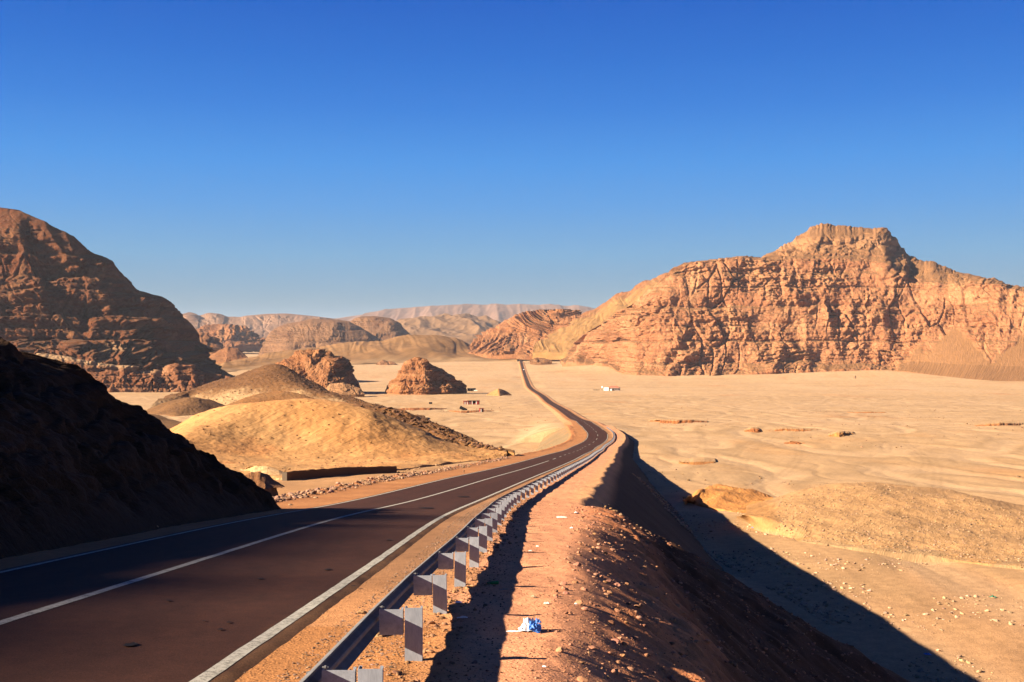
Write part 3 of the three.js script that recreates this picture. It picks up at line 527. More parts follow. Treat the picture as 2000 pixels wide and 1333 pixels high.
hill('gravel_ridge', 'dark brown gravel ridge on the back of the ochre sand hill', {
  lines: [
    [[640, 806, 214], [720, 826, 212], [800, 858, 210], [880, 890, 207], [940, 898, 204], [1005, 894, 202]],
    [[640, 789, 236], [700, 796, 234], [740, 799, 232], [790, 808, 229], [830, 820, 225], [870, 836, 220], [910, 854, 214], [950, 872, 208], [1005, 886, 202]],
  ], nu: 200, rows: [70], back: 50, skirt: 3, round: 0.7, shift: duneShift(1.3, 10, 9),
  tone: 1.0, colour: EARTH([0.17, 0.11, 0.066], [0.125, 0.08, 0.05], 4, 10, (c, x, y, d, v, m, n) => mix3(c, [0.23, 0.16, 0.085], sstep(870, 960, 1000 + x / d * FOC) * 0.8)),
});
hill('pale_cut', 'bright whitish cut bank at the left foot of the ochre sand hill', {
  lines: rise([[465, 926], [500, 931], [540, 934], [582, 934]], [9, [[467, 917, -2], [485, 911], [505, 908], [525, 911], [542, 917], [557, 923], [570, 929, -3], [581, 933.5, -8]]]),
  nu: 110, rows: [40], back: 12, backRows: 6, skirt: 1.5, round: 0.3, run: 0.8, smooth: 0.01, tone: 0.95, shift: cliffShift(6, 1.2, { bed: 2.4, block: 1.4, seed: 21, strata: 0.5 }), colour: EARTH([0.46, 0.42, 0.34], [0.36, 0.28, 0.18], 3, 4),
});
hill('orange_knoll', 'low orange knoll between the sand hill and the dark cone', {
  lines: rise([[400, 812], [470, 808], [560, 806], [660, 808], [760, 816]], [60, [[405, 806, -50], [440, 792], [500, 770, 20], [545, 764, 20], [590, 770, 15], [610, 780, 10], [660, 785], [700, 790, -10], [730, 796, -30], [758, 812, -55]]]), nu: 200, rows: [60], back: 90, skirt: 5, round: 0.7, shift: duneShift(1.6, 22, 13, 0.4), colour: EARTH([0.26, 0.155, 0.075], [0.24, 0.165, 0.095], 6, 25),
});
hill('dark_cone_hill', 'brown cone-shaped gravel hill in front of the split rock', {
  lines: rise([[290, 800], [360, 794], [450, 797], [560, 800], [660, 806], [740, 812], [830, 821]],
    [60, [[310, 780], [380, 764], [440, 754], [500, 748], [560, 748], [620, 767], [680, 784], [740, 799, -20], [830, 818.5, -50]]],
    [150, [[330, 776, -60], [370, 764], [400, 752], [437, 740], [462, 736], [490, 724], [520, 711], [540, 709], [560, 716], [585, 732], [610, 748], [640, 764, -20], [690, 778, -60], [740, 795, -90], [790, 808, -120], [830, 818, -145]]]), nu: 320, rows: [60, 60], back: 150, skirt: 8, round: 0.75, smooth: 0.022, shift: duneShift(3.0, 40, 17, 0.42),
  colour: EARTH([0.1, 0.062, 0.037], [0.15, 0.098, 0.058], 8, 40, (c, x, y, d, v, m, n) => mix3(c, SAND, sstep(1.0, 0.3, v + 0.7 * n + 0.4 * m))),
});
hill('low_dark_mound', 'low dark gravel mound left of the cone hill', {
  lines: rise([[285, 806], [340, 812], [400, 810], [460, 806]], [70, [[288, 800, -40], [330, 784], [365, 777], [385, 776], [410, 781], [440, 792, -20], [458, 804, -62]]]),
  nu: 120, rows: [40], back: 80, skirt: 5, round: 0.8, shift: duneShift(1.6, 22, 19, 0.4), colour: EARTH([0.12, 0.082, 0.054], [0.19, 0.132, 0.08], 9, 24),
});
hill('dark_gravel_bank', 'strip of dark gravel at the foot of the shaded slope', {
  lines: rise([[230, 835], [300, 838], [370, 838], [430, 832]], [60, [[232, 815], [270, 806], [310, 812], [350, 824, -20], [430, 830.5, -50]]]),
  nu: 100, rows: [30], back: 50, skirt: 5, round: 0.8, shift: duneShift(1.2, 16, 23), colour: EARTH([0.12, 0.085, 0.055], [0.2, 0.145, 0.09], 9, 24),
});
hill('stony_mound', 'broad gravel-covered mound on the plain at the right edge', {
  lines: [
    [[1440, 1012], [1480, 1040], [1560, 1058], [1700, 1078], [1800, 1085], [1900, 1100], [2000, 1112], [2150, 1130], [2400, 1140]],
    [[1450, 1006, 162], [1500, 1012, 158], [1600, 1020, 155], [1700, 1030, 152], [1850, 1045, 149], [2000, 1065, 144], [2150, 1080, 140], [2400, 1100, 132]],
    [[1458, 1002, 168], [1500, 988, 174], [1545, 972, 178], [1600, 960, 182], [1660, 951, 185], [1710, 948, 186], [1760, 956, 184], [1850, 967, 181], [1940, 985, 176], [2000, 1003, 170], [2150, 1035, 160], [2400, 1085, 142]],
  ], nu: 340, rows: [70, 90], back: 60, skirt: 4, round: 0.8, tone: 1.3, run: 3.2, blend: mul3(SAND, 0.72), shift: duneShift(0.85, 12, 29),
  colour: EARTH([0.265, 0.205, 0.135], [0.225, 0.18, 0.125], 5, 16, (c, x, y, d, v, m, n) => { c = mix3(c, [0.27, 0.18, 0.085], sstep(0.3, 0.05, v + 0.4 * m) * 0.4); c = mix3(c, [0.21, 0.145, 0.08], sstep(1530, 1490, 1000 + x / d * FOC + 40 * n) * 0.85); return mix3(c, [0.12, 0.085, 0.05], clamp(3.2 * m - 0.8) * 0.6); }),
});
hill('rubble_bank', 'ochre rubble bank at the foot of the embankment', {
  lines: [[[1335, 978], [1400, 994], [1440, 1003], [1510, 1004]], [[1336, 977, 186], [1358, 969, 196], [1382, 952, 206], [1405, 946, 208], [1440, 958, 205], [1480, 966, 202], [1510, 972, 198]]],
  nu: 120, rows: [50], back: 30, skirt: 3, round: 0.7, tone: 1.15, shift: duneShift(0.9, 6, 31), colour: EARTH([0.3, 0.19, 0.085], [0.25, 0.15, 0.075], 5, 8),
});
const oliveToe = [[360, 733], [440, 727], [540, 719], [640, 714], [760, 710], [860, 707], [960, 705], [1010, 703]].map(([a, b]) => [a, b, Math.min(3350, depthAt(a, b))]), oliveD = table(oliveToe.map((p) => [p[0], p[2]])), olive = (off, l) => l.map(([a, b]) => [a, b, oliveD(a) + off]);
hill('olive_dune', 'long olive-brown gullied ridge in front of the far mesas', {
  lines: [
    oliveToe,
    olive(130, [[380, 728], [440, 716], [520, 705], [620, 695], [720, 690], [820, 684], [900, 694], [1010, 700]]),
    olive(330, [[400, 722], [440, 708], [480, 700], [520, 692], [560, 686], [620, 678], [700, 671], [760, 662], [800, 655], [850, 653], [885, 660], [915, 672], [960, 686], [1010, 699]]),
  ], nu: 340, rows: [40, 60], back: 300, skirt: 20, round: 0.7,
  shift: (x, y, d, v, nx, ny, nz) => { const k = sstep(-0.4, 0.3, v) * (14 * fbm(x / 150, d / 150, 4, 3) + 9 * sstep(0.6, 1.4, v) * (0.5 + noise(x / 200, 3)) * (ridged((x + 0.25 * d + 40 * noise(x / 90, y / 60)) / 40, d / 700, 6, 4) - 0.3)); return [nx * k, ny * k, nz * k]; },
  colour: EARTH([0.215, 0.155, 0.09], [0.25, 0.18, 0.108], 7, 200, (c, x, y, d, v, m, n) => mix3(c, SAND, sstep(0.7, 0, v + 0.8 * n) * 0.8)),
}, farMat);

// ---------------------------------------------------------------- sandstone outcrops and mesas
const STONE = (seed, scale, bed, o = {}) => stoneColour({ a: [0.2, 0.108, 0.064], b: [0.25, 0.15, 0.092], dark: [0.105, 0.058, 0.038], pale: [0.31, 0.22, 0.155], scree: null, scale, bed, seed, ...o });
hill('rock_tower', 'lone layered sandstone block standing on the sand left of the road', {
  lines: rise([[752, 768, 1640], [780, 769, 1600], [830, 769, 1590], [880, 768, 1610], [912, 767, 1640]],
    [10, [[758, 752], [780, 744], [830, 742], [875, 750], [910, 758]]],
    [26, [[762, 742], [780, 722], [830, 720], [870, 730], [909, 752, -10]]],
    [44, [[763, 742], [770, 734], [784, 717], [795, 706], [803, 702.5], [815, 699], [829, 701], [833, 709], [850, 714], [866, 721], [878, 729], [887, 736, -4], [889, 745, -8], [893, 743, -12], [899, 742, -16], [906, 748, -20], [910, 757, -24]]]), nu: 230, rows: [36, 50, 40], back: 50, backRows: 10, skirt: 6, round: 0.2, smooth: 0.001, tone: 0.95, shift: cliffShift(22, 13, { bed: 6, block: 9, seed: 11, strata: 2, crack: 1.2 }), colour: STONE(4, 30, 4),
}, rockMat, 'rock');
hill('split_rock', 'cleft sandstone outcrop rising behind the brown cone hill', {
  lines: rise([[500, 770, 1580], [560, 770, 1560], [640, 770, 1550], [706, 769, 1590]],
    [35, [[515, 745], [560, 740], [640, 742], [703, 756]]],
    [70, [[525, 730], [560, 715], [600, 705], [650, 712], [690, 738], [704, 757, -30]]],
    [115, [[528, 728], [548, 707], [565, 700], [575, 692], [590, 687], [605, 684], [622, 687], [628, 693], [640, 688], [648, 697], [660, 701], [676, 710], [684, 722], [690, 732, -10], [700, 747, -30], [704, 760, -50]]]), nu: 240, rows: [40, 50, 40], back: 60, backRows: 10, skirt: 8, round: 0.2, smooth: 0.001, tone: 0.9, shift: cliffShift(30, 24, { bed: 10, block: 11, seed: 17, strata: 0.7, crack: 1.2 }), colour: STONE(9, 30, 8),
}, rockMat, 'rock');
hill('pale_ledge', 'low pale rock ledge at the foot of the cleft outcrop', {
  lines: rise([[632, 769, 1500], [670, 771, 1490], [712, 770, 1500]], [30, [[636, 758], [645, 749], [670, 748], [690, 752], [708, 765, -15]]]),
  nu: 90, rows: [40], back: 25, backRows: 8, skirt: 4, round: 0.4, shift: cliffShift(8, 4, { bed: 2.5, block: 4, seed: 19 }), colour: STONE(9, 20, 8, { a: [0.27, 0.19, 0.13], b: [0.3, 0.22, 0.16] }),
}, rockMat, 'rock');
hill('mesa', 'broad rounded banded mesa left of centre in the distance', {
  lines: [
    [[500, 700, 4300], [560, 700, 4200], [640, 700, 4200], [740, 690, 4300], [765, 678, 4500]],
    [[512, 672, 4420], [560, 660, 4350], [640, 655, 4350], [720, 662, 4420], [760, 674, 4550]],
    [[517, 663, 4500], [528, 648, 4550], [542, 640, 4600], [560, 632, 4650], [585, 628, 4650], [610, 622, 4650], [650, 624, 4650], [680, 628, 4650], [705, 640, 4650], [730, 655, 4650], [755, 670, 4600]],
  ], nu: 260, rows: [40, 90], back: 300, backRows: 10, skirt: 30, round: 0.75, shift: cliffShift(90, 42, { bed: 22, block: 38, seed: 23, strata: 2.2, blocks: 0.5, butt: 0.35, top: [1.5, 2], fadeTop: 0.6 }), colour: STONE(12, 160, 22, { a: [0.165, 0.112, 0.085], b: [0.195, 0.14, 0.105] }),
}, rockMat, 'mesa');
hill('mesa', 'smaller domed mesa just behind the right end of the broad mesa', {
  lines: [[[660, 690, 4900], [720, 685, 4800], [805, 672, 4900]], [[670, 655, 5000], [720, 650, 4950], [770, 652, 4950], [803, 662, 5000]], [[672, 640, 5100], [690, 623, 5150], [705, 618, 5150], [730, 617, 5150], [760, 621, 5150], [780, 632, 5150], [800, 652, 5100]]],
  nu: 160, rows: [40, 60], back: 300, backRows: 10, skirt: 30, round: 0.75, shift: cliffShift(85, 40, { bed: 24, block: 38, seed: 29, strata: 2.4, blocks: 0.5, butt: 0.35, top: [1.5, 2], fadeTop: 0.6 }), colour: STONE(15, 160, 22, { a: [0.155, 0.106, 0.08], b: [0.185, 0.134, 0.1] }),
}, rockMat, 'mesa');
hill('mesa', 'low broken mesa at the far edge of the bright sand patch', {
  lines: [[[370, 684, 5100], [430, 680, 5000], [475, 674, 5100], [520, 674, 5200]], [[380, 650, 5300], [400, 637, 5350], [430, 633, 5350], [455, 636, 5350], [478, 637, 5350], [490, 649, 5300], [505, 658, 5300], [518, 670, 5250]]],
  nu: 150, rows: [80], back: 300, backRows: 10, skirt: 30, round: 0.7, shift: cliffShift(80, 72, { bed: 24, block: 42, seed: 31, strata: 1.8, butt: 0.5 }), colour: STONE(16, 160, 22),
}, rockMat, 'mesa');
hill('rock_dome', 'rounded layered rock dome beside the end of the dark mountain', {
  lines: [[[360, 715, 3400], [400, 712, 3350], [445, 706, 3400]], [[364, 670, 3550], [385, 650, 3600], [400, 653, 3600], [418, 661, 3600], [432, 670, 3580], [440, 690, 3500]]],
  nu: 100, rows: [70], back: 160, backRows: 10, skirt: 20, round: 0.8, shift: cliffShift(60, 26, { bed: 14, block: 30, seed: 37, strata: 1.6, blocks: 0.5 }), colour: STONE(18, 120, 14),
}, rockMat, 'rock');
hill('rock_dome', 'low striped rock dome on the bright sand patch, half in shade', {
  lines: [[[395, 707, 3250], [440, 706, 3200], [490, 703, 3250]], [[405, 699, 3350], [425, 684, 3400], [445, 676, 3400], [462, 679, 3400], [475, 690, 3380], [486, 700, 3330]]],
  nu: 100, rows: [60], back: 160, backRows: 10, skirt: 20, round: 0.85, shift: cliffShift(60, 18, { bed: 12, block: 30, seed: 41, strata: 1.4, blocks: 0.4 }), colour: STONE(19, 120, 12),
}, rockMat, 'rock');
hill('slanted_outcrop', 'brown tilted sandstone outcrops left of the great mountain', {
  lines: [
    [[905, 690, 3500], [950, 690, 3450], [1000, 688, 3420], [1050, 692, 3400], [1110, 694, 3350], [1180, 694, 3300]],
    [[918, 668, 3600], [960, 662, 3600], [1010, 660, 3600], [1060, 660, 3550], [1120, 656, 3500], [1180, 660, 3400]],
    [[922, 660, 3750], [945, 648, 3800], [965, 638, 3800], [985, 627, 3800], [1005, 616, 3800], [1022, 609, 3800], [1045, 605.5, 3800], [1062, 603, 3800], [1090, 603, 3800], [1115, 602.5, 3800], [1138, 607, 3800], [1146, 614, 3750], [1180, 630, 3600]],
  ], nu: 260, rows: [50, 80], back: 250, backRows: 10, skirt: 20, round: 0.5, shift: cliffShift(80, 56, { bed: 22, block: 34, seed: 43, strata: 0, dip: -0.2, butt: 1.1, blocks: 1.2 }), tone: 0.95, colour: STONE(21, 100, 14, { darkAmt: 0.5 }),
}, rockMat, 'rock');
hill('olive_ridge', 'smooth olive ridge climbing behind the left end of the great mountain', {
  lines: [
    [[1040, 690, 3380], [1120, 690, 3300], [1200, 690, 3250], [1330, 640, 3200], [1400, 560, 3200]],
    [[1045, 672, 3450], [1100, 656, 3480], [1150, 640, 3480], [1200, 620, 3480], [1260, 590, 3450], [1330, 550, 3400], [1400, 525, 3330]],
    [[1048, 670, 3500], [1085, 645, 3600], [1118, 626, 3680], [1150, 609, 3740], [1172, 599, 3740], [1195, 586, 3740], [1204, 574, 3740], [1222, 569, 3740], [1260, 551, 3720], [1300, 537, 3680], [1350, 522, 3600], [1400, 518, 3500]],
  ], nu: 300, rows: [40, 80], back: 300, backRows: 10, skirt: 20, round: 0.6,
  shift: (x, y, d, v, nx, ny, nz) => { const k = sstep(-0.4, 0.3, v) * (18 * fbm(x / 90, d / 120, 4, 4) + 7 * (ridged((x - 0.2 * d + 50 * noise(x / 80, y / 50)) / 46, y / 260, 9, 4) - 0.3)); return [nx * k, ny * k, nz * k]; },
  colour: EARTH([0.255, 0.185, 0.095], [0.23, 0.17, 0.095], 7, 160, (c, x, y, d, v, m, n) => mix3(c, [0.22, 0.125, 0.075], sstep(1.55, 1.9, v + 0.9 * m + 0.5 * n))),
}, farMat, 'ridge');
hill('low_far_hills', 'low tan hills between the mesas and the far escarpment', {
  lines: [[[740, 665, 6600], [820, 665, 6600], [900, 665, 6600], [1010, 660, 6600]], [[745, 650, 7200], [780, 632, 7400], [820, 621, 7500], [860, 619, 7500], [905, 621, 7500], [950, 626, 7500], [985, 640, 7400], [1010, 655, 7200]]],
  nu: 180, rows: [60], back: 600, backRows: 8, skirt: 60, round: 0.8, shift: (x, y, d, v, nx, ny, nz) => { const k = sstep(-0.4, 0.3, v) * 50 * (ridged(x / 320, d / 600, 5, 4) - 0.2); return [nx * k, ny * k, nz * k]; }, colour: EARTH([0.2, 0.155, 0.11], [0.165, 0.125, 0.09], 7, 400),
}, farMat);
hill('far_range', 'hazy rugged range on the horizon left of centre', {
  lines: [
    [[300, 672, 7600], [420, 672, 7600], [560, 672, 7600], [760, 668, 7600]],
    [[300, 642, 8200], [420, 642, 8200], [560, 645, 8200], [760, 648, 8200]],
    [[300, 612, 9000], [345, 614, 9000], [358, 614, 9000], [366, 609.5, 9000], [376, 609, 9000], [386, 618, 9000], [395, 615, 9000], [407, 609.5, 9000], [416, 612, 9000], [432, 613, 9000], [446, 620, 9000], [456, 617, 9000], [464, 620, 9000], [482, 616, 9000], [500, 615, 9000], [515, 613, 9000], [560, 612, 9000], [600, 616, 9000], [640, 621, 9000], [700, 630, 9000], [760, 640, 9000]],
  ], nu: 340, rows: [60, 80], back: 800, backRows: 8, skirt: 90, round: 0.5, shift: cliffShift(300, 150, { bed: 60, block: 110, seed: 53, strata: 0.8, blocks: 0.9, top: [1.7, 2.1] }), colour: STONE(31, 500, 60, { a: [0.172, 0.128, 0.118], b: [0.21, 0.165, 0.145] }),
}, farMat, 'mountain range');
hill('far_escarpment', 'long pinkish escarpment fading on the horizon', {
  lines: [
    [[560, 650, 12500], [800, 650, 12500], [1000, 650, 12500], [1300, 650, 12500]],
    [[580, 633, 13200], [700, 626, 13200], [850, 615, 13200], [1000, 612, 13200], [1150, 612, 13200], [1300, 625, 13200]],
    [[600, 628, 14500], [660, 621, 14500], [715, 613, 14500], [760, 604, 14500], [800, 600, 14500], [850, 597.5, 14500], [900, 595, 14500], [915, 593.5, 14500], [935, 595.5, 14500], [1000, 595.5, 14500], [1060, 596, 14500], [1100, 597, 14500], [1140, 600, 14500], [1200, 606, 14500], [1300, 618, 14500]],
  ], nu: 340, rows: [30, 60], back: 1500, backRows: 8, skirt: 150, round: 0.5, shift: (x, y, d, v, nx, ny, nz) => { const k = sstep(-0.4, 0.3, v) * (1 - 0.75 * sstep(1.7, 2, v)) * (260 * (ridged(x / 420, y / 700, 5, 4) - 0.2) + 150 * fbm(x / 900, y / 500, 3, 3)); return [nx * k, 0.2 * ny * k, nz * k]; }, colour: EARTH([0.195, 0.15, 0.145], [0.165, 0.13, 0.125], 7, 900),
}, farMat, 'mountain range');


// ---------------------------------------------------------------- where a line of sight meets the ground
function hit(px, py, from = 7) {
  let d = from, prev = from;
  for (; d < 4000; d += 0.05 + d * 0.004) { const p = at(px, py, d); if (p[1] < surfaceY(p[0], d)) break; prev = d; }
  for (let i = 0; i < 24; i++) { const m = (prev + d) / 2, p = at(px, py, m); if (p[1] < surfaceY(p[0], m)) d = m; else prev = m; }
  const p = at(px, py, d);
  return { x: p[0], y: surfaceY(p[0], d), z: -d, d, m: d / FOC };   // m: metres per pixel of the photograph there
}
const group = (h, turn = 0) => { const g = new THREE.Group(); g.position.set(h.x, h.y, h.z); g.rotation.y = turn; return g; };
const paintOf = (r, g, b, o = {}) => std({ color: new THREE.Color().setRGB(r, g, b), ...o });

// ---------------------------------------------------------------- guard rail
{
  const steel = std({ color: new THREE.Color().setRGB(0.31, 0.335, 0.375), map: rep(metalMap, 1.3), roughness: 0.6, metalness: 0.12 });
  const dullSteel = std({ color: new THREE.Color().setRGB(0.14, 0.14, 0.145), map: rep(metalMap, 0.9), roughness: 0.7, metalness: 0.05 });
  const rail = new THREE.Group();
  const channel = (w, h, dep, t = 0.006) => mergeGeometries([box(w, h, t, 0, 0, 0), box(t, h, dep, -w / 2 + t / 2, 0, -dep / 2 - t / 2), box(t, h, dep, w / 2 - t / 2, 0, -dep / 2 - t / 2), box(0.02, h, t, -w / 2 + 0.016, 0, -dep), box(0.02, h, t, w / 2 - 0.016, 0, -dep)]);
  const postGeo = channel(0.2, 1.15, 0.09);
  postGeo.translate(0, 0.62 - 0.575, 0);
  const spacerGeo = channel(0.27, 0.29, 0.09);
  const wave = [[0.0, 0.157], [-0.014, 0.152], [-0.075, 0.112], [-0.083, 0.1], [-0.083, 0.066], [-0.075, 0.055], [-0.012, 0.026], [-0.004, 0.012], [-0.004, -0.012], [-0.012, -0.026], [-0.075, -0.055], [-0.083, -0.066], [-0.083, -0.1], [-0.075, -0.112], [-0.014, -0.152], [0.0, -0.157]];
  const LEN = 3.66, W2 = [...wave, ...wave.slice().reverse().map(([a, b]) => [a + 0.004, b])];
  const shape = new THREE.Shape(W2.map(([a, b]) => new THREE.Vector2(a, b)));
  const beamGeo = new THREE.ExtrudeGeometry(shape, { depth: LEN, bevelEnabled: false });
  beamGeo.translate(0, 0, -LEN + 0.03);
  const boltGeo = mergeGeometries([new THREE.CylinderGeometry(0.017, 0.017, 0.014, 6).rotateZ(Math.PI / 2), new THREE.CylinderGeometry(0.009, 0.009, 0.05, 6).rotateZ(Math.PI / 2)]);
  const start = sAtDistance(1.8), n = Math.floor((sAtDistance(436) - start) / 3.6), spots = [];
  for (let i = 0; i <= n; i++) {
    const a = alongRoad(start + i * 3.6), o = 5.14 + 0.42 * sstep(12, 46, 1.8 + i * 3.6) + 0.05 * noise(i * 0.4, 3), x = a.p[0] + a.n[0] * o, d = a.p[2] + a.n[1] * o;
    spots.push({ x, d, y: -a.p[1] - 0.02 + 0.02 * noise(i * 0.7, 9), n: a.n });
  }
  spots.forEach((p, i) => {
    const q = spots[Math.min(n, i + 1)], r = spots[Math.max(0, i - 1)], turn = Math.atan2(-(q.x - r.x), (q.d - r.d)), yaw = rr(-0.035, 0.035) + (rnd() > 0.9 ? 0.06 : 0);
    const lat = (o) => [p.x + p.n[0] * o, -(p.d + p.n[1] * o)];
    const post = part('post', postGeo, steel, rail), [ax, az] = lat(0.42);
    post.position.set(ax, p.y + rr(-0.02, 0.01), az); post.rotation.set(rr(-0.02, 0.02), turn + yaw, rr(-0.02, 0.02));
    const sp = part('spacer', spacerGeo, steel, rail), [bx, bz] = lat(0.165);
    sp.position.set(bx, p.y + 0.455 + rr(-0.008, 0.008), bz); sp.rotation.set(0, turn + yaw * 0.6, rr(-0.015, 0.015));
    if (i < n) {
      const b = part('rail_beam', beamGeo, dullSteel, rail), dx = q.x - p.x, dy = q.y - p.y, dz = -(q.d - p.d);
      b.position.set(p.x, p.y + 0.47, -p.d); b.rotation.order = 'YXZ'; b.rotation.y = Math.atan2(-dx, -dz); b.rotation.x = Math.atan2(dy, Math.hypot(dx, dz));
    }
    if (i < 9) for (const [o, h] of [[-0.07, 0.555], [-0.07, 0.385], [0.06, 0.6]]) { const k = part('bolt', boltGeo, dullSteel, rail), [cx, cz] = lat(o); k.position.set(cx, p.y + h + 0.02, cz); k.rotation.y = turn; }
  });
  add(rail, 'guardrail', 'galvanised steel guard rail along the right shoulder of the road', 'guard rail');
}

// ---------------------------------------------------------------- stones
function rockGeo(seed, detail = 1, flat = 0.75) {
  const g = new THREE.IcosahedronGeometry(1, detail), p = g.attributes.position.array;
  for (let k = 0; k < p.length; k += 3) {
    const x = p[k], y = p[k + 1], z = p[k + 2], c = cells(x * 1.3 + seed * 3.1 + z, y * 1.3 + z * 0.7);
    const f = 0.82 + 0.34 * noise(x * 1.2 + seed * 5.3, y * 1.2, z * 1.2) + 0.16 * noise(x * 3 + seed, y * 3, z * 3) + 0.12 * (c[2] - 0.5);
    p[k] = x * f; p[k + 1] = y * f * flat; p[k + 2] = z * f;
  }
  g.computeVertexNormals();
  return g;
}
const boulderGeos = [1, 2, 3, 4, 5, 6].map((k) => rockGeo(k, 2, rr(0.6, 0.9))), pebbleGeos = [11, 12, 13].map((k) => rockGeo(k, 1, 0.7));
const stoneMats = { ochre: paintOf(0.3, 0.18, 0.085, { map: rep(rockMap, 0.7) }), tan: paintOf(0.3, 0.19, 0.11, { map: rep(rockMap, 0.7) }), red: paintOf(0.24, 0.105, 0.055, { map: rep(rockMap, 0.7) }), brown: paintOf(0.15, 0.085, 0.05, { map: rep(rockMap, 0.7) }) };
function boulder(px, py, wpx, mat, label, grp, tall = 0.8, from = 7) {
  const h = hit(px, py, from), s = wpx * h.m / 2, m = new THREE.Mesh(boulderGeos[Math.floor(rnd() * 6)], stoneMats[mat]);
  m.position.set(h.x, h.y + s * 0.28 * tall, h.z); m.scale.set(s, s * tall * 1.1, s * rr(0.8, 1.1)); m.rotation.set(rr(-0.2, 0.2), rr(0, 6.28), rr(-0.2, 0.2));
  return add(m, 'boulder', label, 'boulder', grp);
}
boulder(1391, 983, 26, 'ochre', 'big ochre boulder at the edge of the embankment shadow', null, 0.85);
boulder(1202, 1001, 13, 'ochre', 'largest ochre boulder topping the row of stones on the embankment crest', null, 0.9);
boulder(1213, 1007, 10, 'tan', 'tan boulder second in the stone row on the embankment crest', null, 1);
for (const [x, y, w] of [[1176, 986, 6], [1183, 990, 6], [1188, 987, 5], [1193, 994, 6], [1218, 1011, 7], [1224, 1013, 9], [1231, 1018, 6], [1236, 1022, 6], [1244, 1027, 6], [1252, 1032, 6], [1262, 1037, 5], [1271, 1043, 5], [1284, 1050, 5], [1296, 1057, 5]]) { const c = rnd() > 0.4 ? 'tan' : 'ochre'; boulder(x, y, w, c, 'small ' + c + ' stone in the row running down the embankment crest', 'small ' + c + ' stones of the crest row', 0.95); }
boulder(1308, 1067, 16, 'red', 'large reddish boulder on the dark embankment slope below the stone row', null, 0.9);
boulder(1264, 1073, 10, 'red', 'reddish boulder in the middle of the dark embankment slope', null, 0.9);
for (const [x, y, w] of [[1218, 1041, 6], [1226, 1063, 6], [1257, 1069, 7], [1288, 1076, 5], [1295, 1081, 6], [1275, 1084, 7], [1134, 1064, 6], [1232, 1094, 5], [1198, 1098, 6], [1330, 1084, 6], [1354, 1099, 5], [1520, 1277, 10], [1545, 1290, 9], [1480, 1262, 7], [1385, 1190, 8], [1400, 1205, 6], [1300, 1170, 6], [1238, 1140, 6], [1190, 1160, 7], [1170, 1125, 5], [1162, 1238, 8], [1240, 1230, 6], [1210, 1205, 7], [1150, 1275, 6]]) { const c = rnd() > 0.6 ? 'tan' : 'red'; boulder(x, y, w, c, 'small ' + c + ' stone on the upper embankment slope', c + ' stones on the embankment slope', 0.8); }
for (let k = 0; k < 46; k++) { const t = rnd(), px = mix(560, 812, t) + rr(-6, 6), py = mix(985, 922, t) + rr(-16, 6) * (1 - 0.6 * t); const c = rnd() > 0.5 ? 'tan' : 'red'; boulder(px, py, 4.5 + 11 * Math.pow(rnd(), 1.6), c, 'loose ' + c + ' rubble stone beside the left edge of the road', c + ' rubble along the left edge of the road', 0.8, 40); }
for (let k = 0; k < 34; k++) { const t = rnd(), px = mix(800, 985, t), py = mix(925, 887, Math.pow(t, 0.72)) + rr(-3, 3); const c = rnd() > 0.5 ? 'brown' : 'tan'; boulder(px, py, 4 + 6 * Math.pow(rnd(), 2), c, 'rough ' + c + ' stone on the berm left of the road', c + ' stones along the left berm', 0.85, 60); }
boulder(68, 1073, 34, 'tan', 'rounded boulder in the shade at the foot of the dark slope', null, 0.7);
boulder(12, 1083, 22, 'tan', 'small boulder at the left edge of the picture under the dark slope', null, 0.7);
for (const [x, y, w] of [[150, 1060, 14], [235, 1046, 13], [300, 1033, 22], [322, 1029, 14], [385, 1012, 16], [412, 1008, 20], [440, 1004, 17], [468, 1000, 14], [345, 1022, 12], [500, 996, 12]]) boulder(x, y, w, 'tan', 'shaded stone between the dark slope and the road', 'stones at the foot of the dark slope', 0.7);
boulder(740, 1242, 30, 'ochre', 'earth clod beside the nearest guard rail post', null, 0.6);
boulder(706, 1197, 26, 'ochre', 'low ochre dirt clod on the road side of the guard rail', null, 0.4);
function scatter(name, label, category, count, geos, mat, place, size) { // uncountable loose stones
  const geo = geos, m = new THREE.InstancedMesh(geo, mat, count), q = new THREE.Matrix4(), e = new THREE.Euler(), r = new THREE.Quaternion(), c = new THREE.Color();
  let n = 0;
  for (let tries = 0; n < count && tries < count * 6; tries++) {
    const p = place(); if (!p) continue;
    const s = size(p);
    r.setFromEuler(e.set(rr(-0.4, 0.4), rr(0, 6.28), rr(-0.4, 0.4)));
    q.compose(new THREE.Vector3(p[0], p[1] + s * 0.2, p[2]), r, new THREE.Vector3(s * rr(0.8, 1.4), s * rr(0.6, 1), s * rr(0.8, 1.2)));
    m.setMatrixAt(n, q); const v = rr(0.55, 1.25); m.setColorAt(n, c.setRGB(v, v * rr(0.9, 1.05), v * rr(0.8, 1.1))); n++;
  }
  m.count = n;
  return add(m, name, label, category, undefined, 'stuff');
}
const roadPoint = (o, d) => { const h = (roadX(d + 0.5) - roadX(d - 0.5)), q = Math.sqrt(1 + h * h), x = roadX(d) + o / q, dd = d - o * h / q; return [x, -stripDepth(o, d), -dd]; };
scatter('path_gravel', 'fine reddish gravel strewn over the path behind the guard rail', 'gravel', 26000, pebbleGeos[0], paintOf(0.25, 0.13, 0.075), () => { const d = 8 + 62 * Math.pow(rnd(), 1.8); return roadPoint(rr(4.6, crestAt(d) + 1.2), d); }, (p) => 0.004 + 0.018 * Math.pow(rnd(), 7) + 0.00012 * -p[2]);
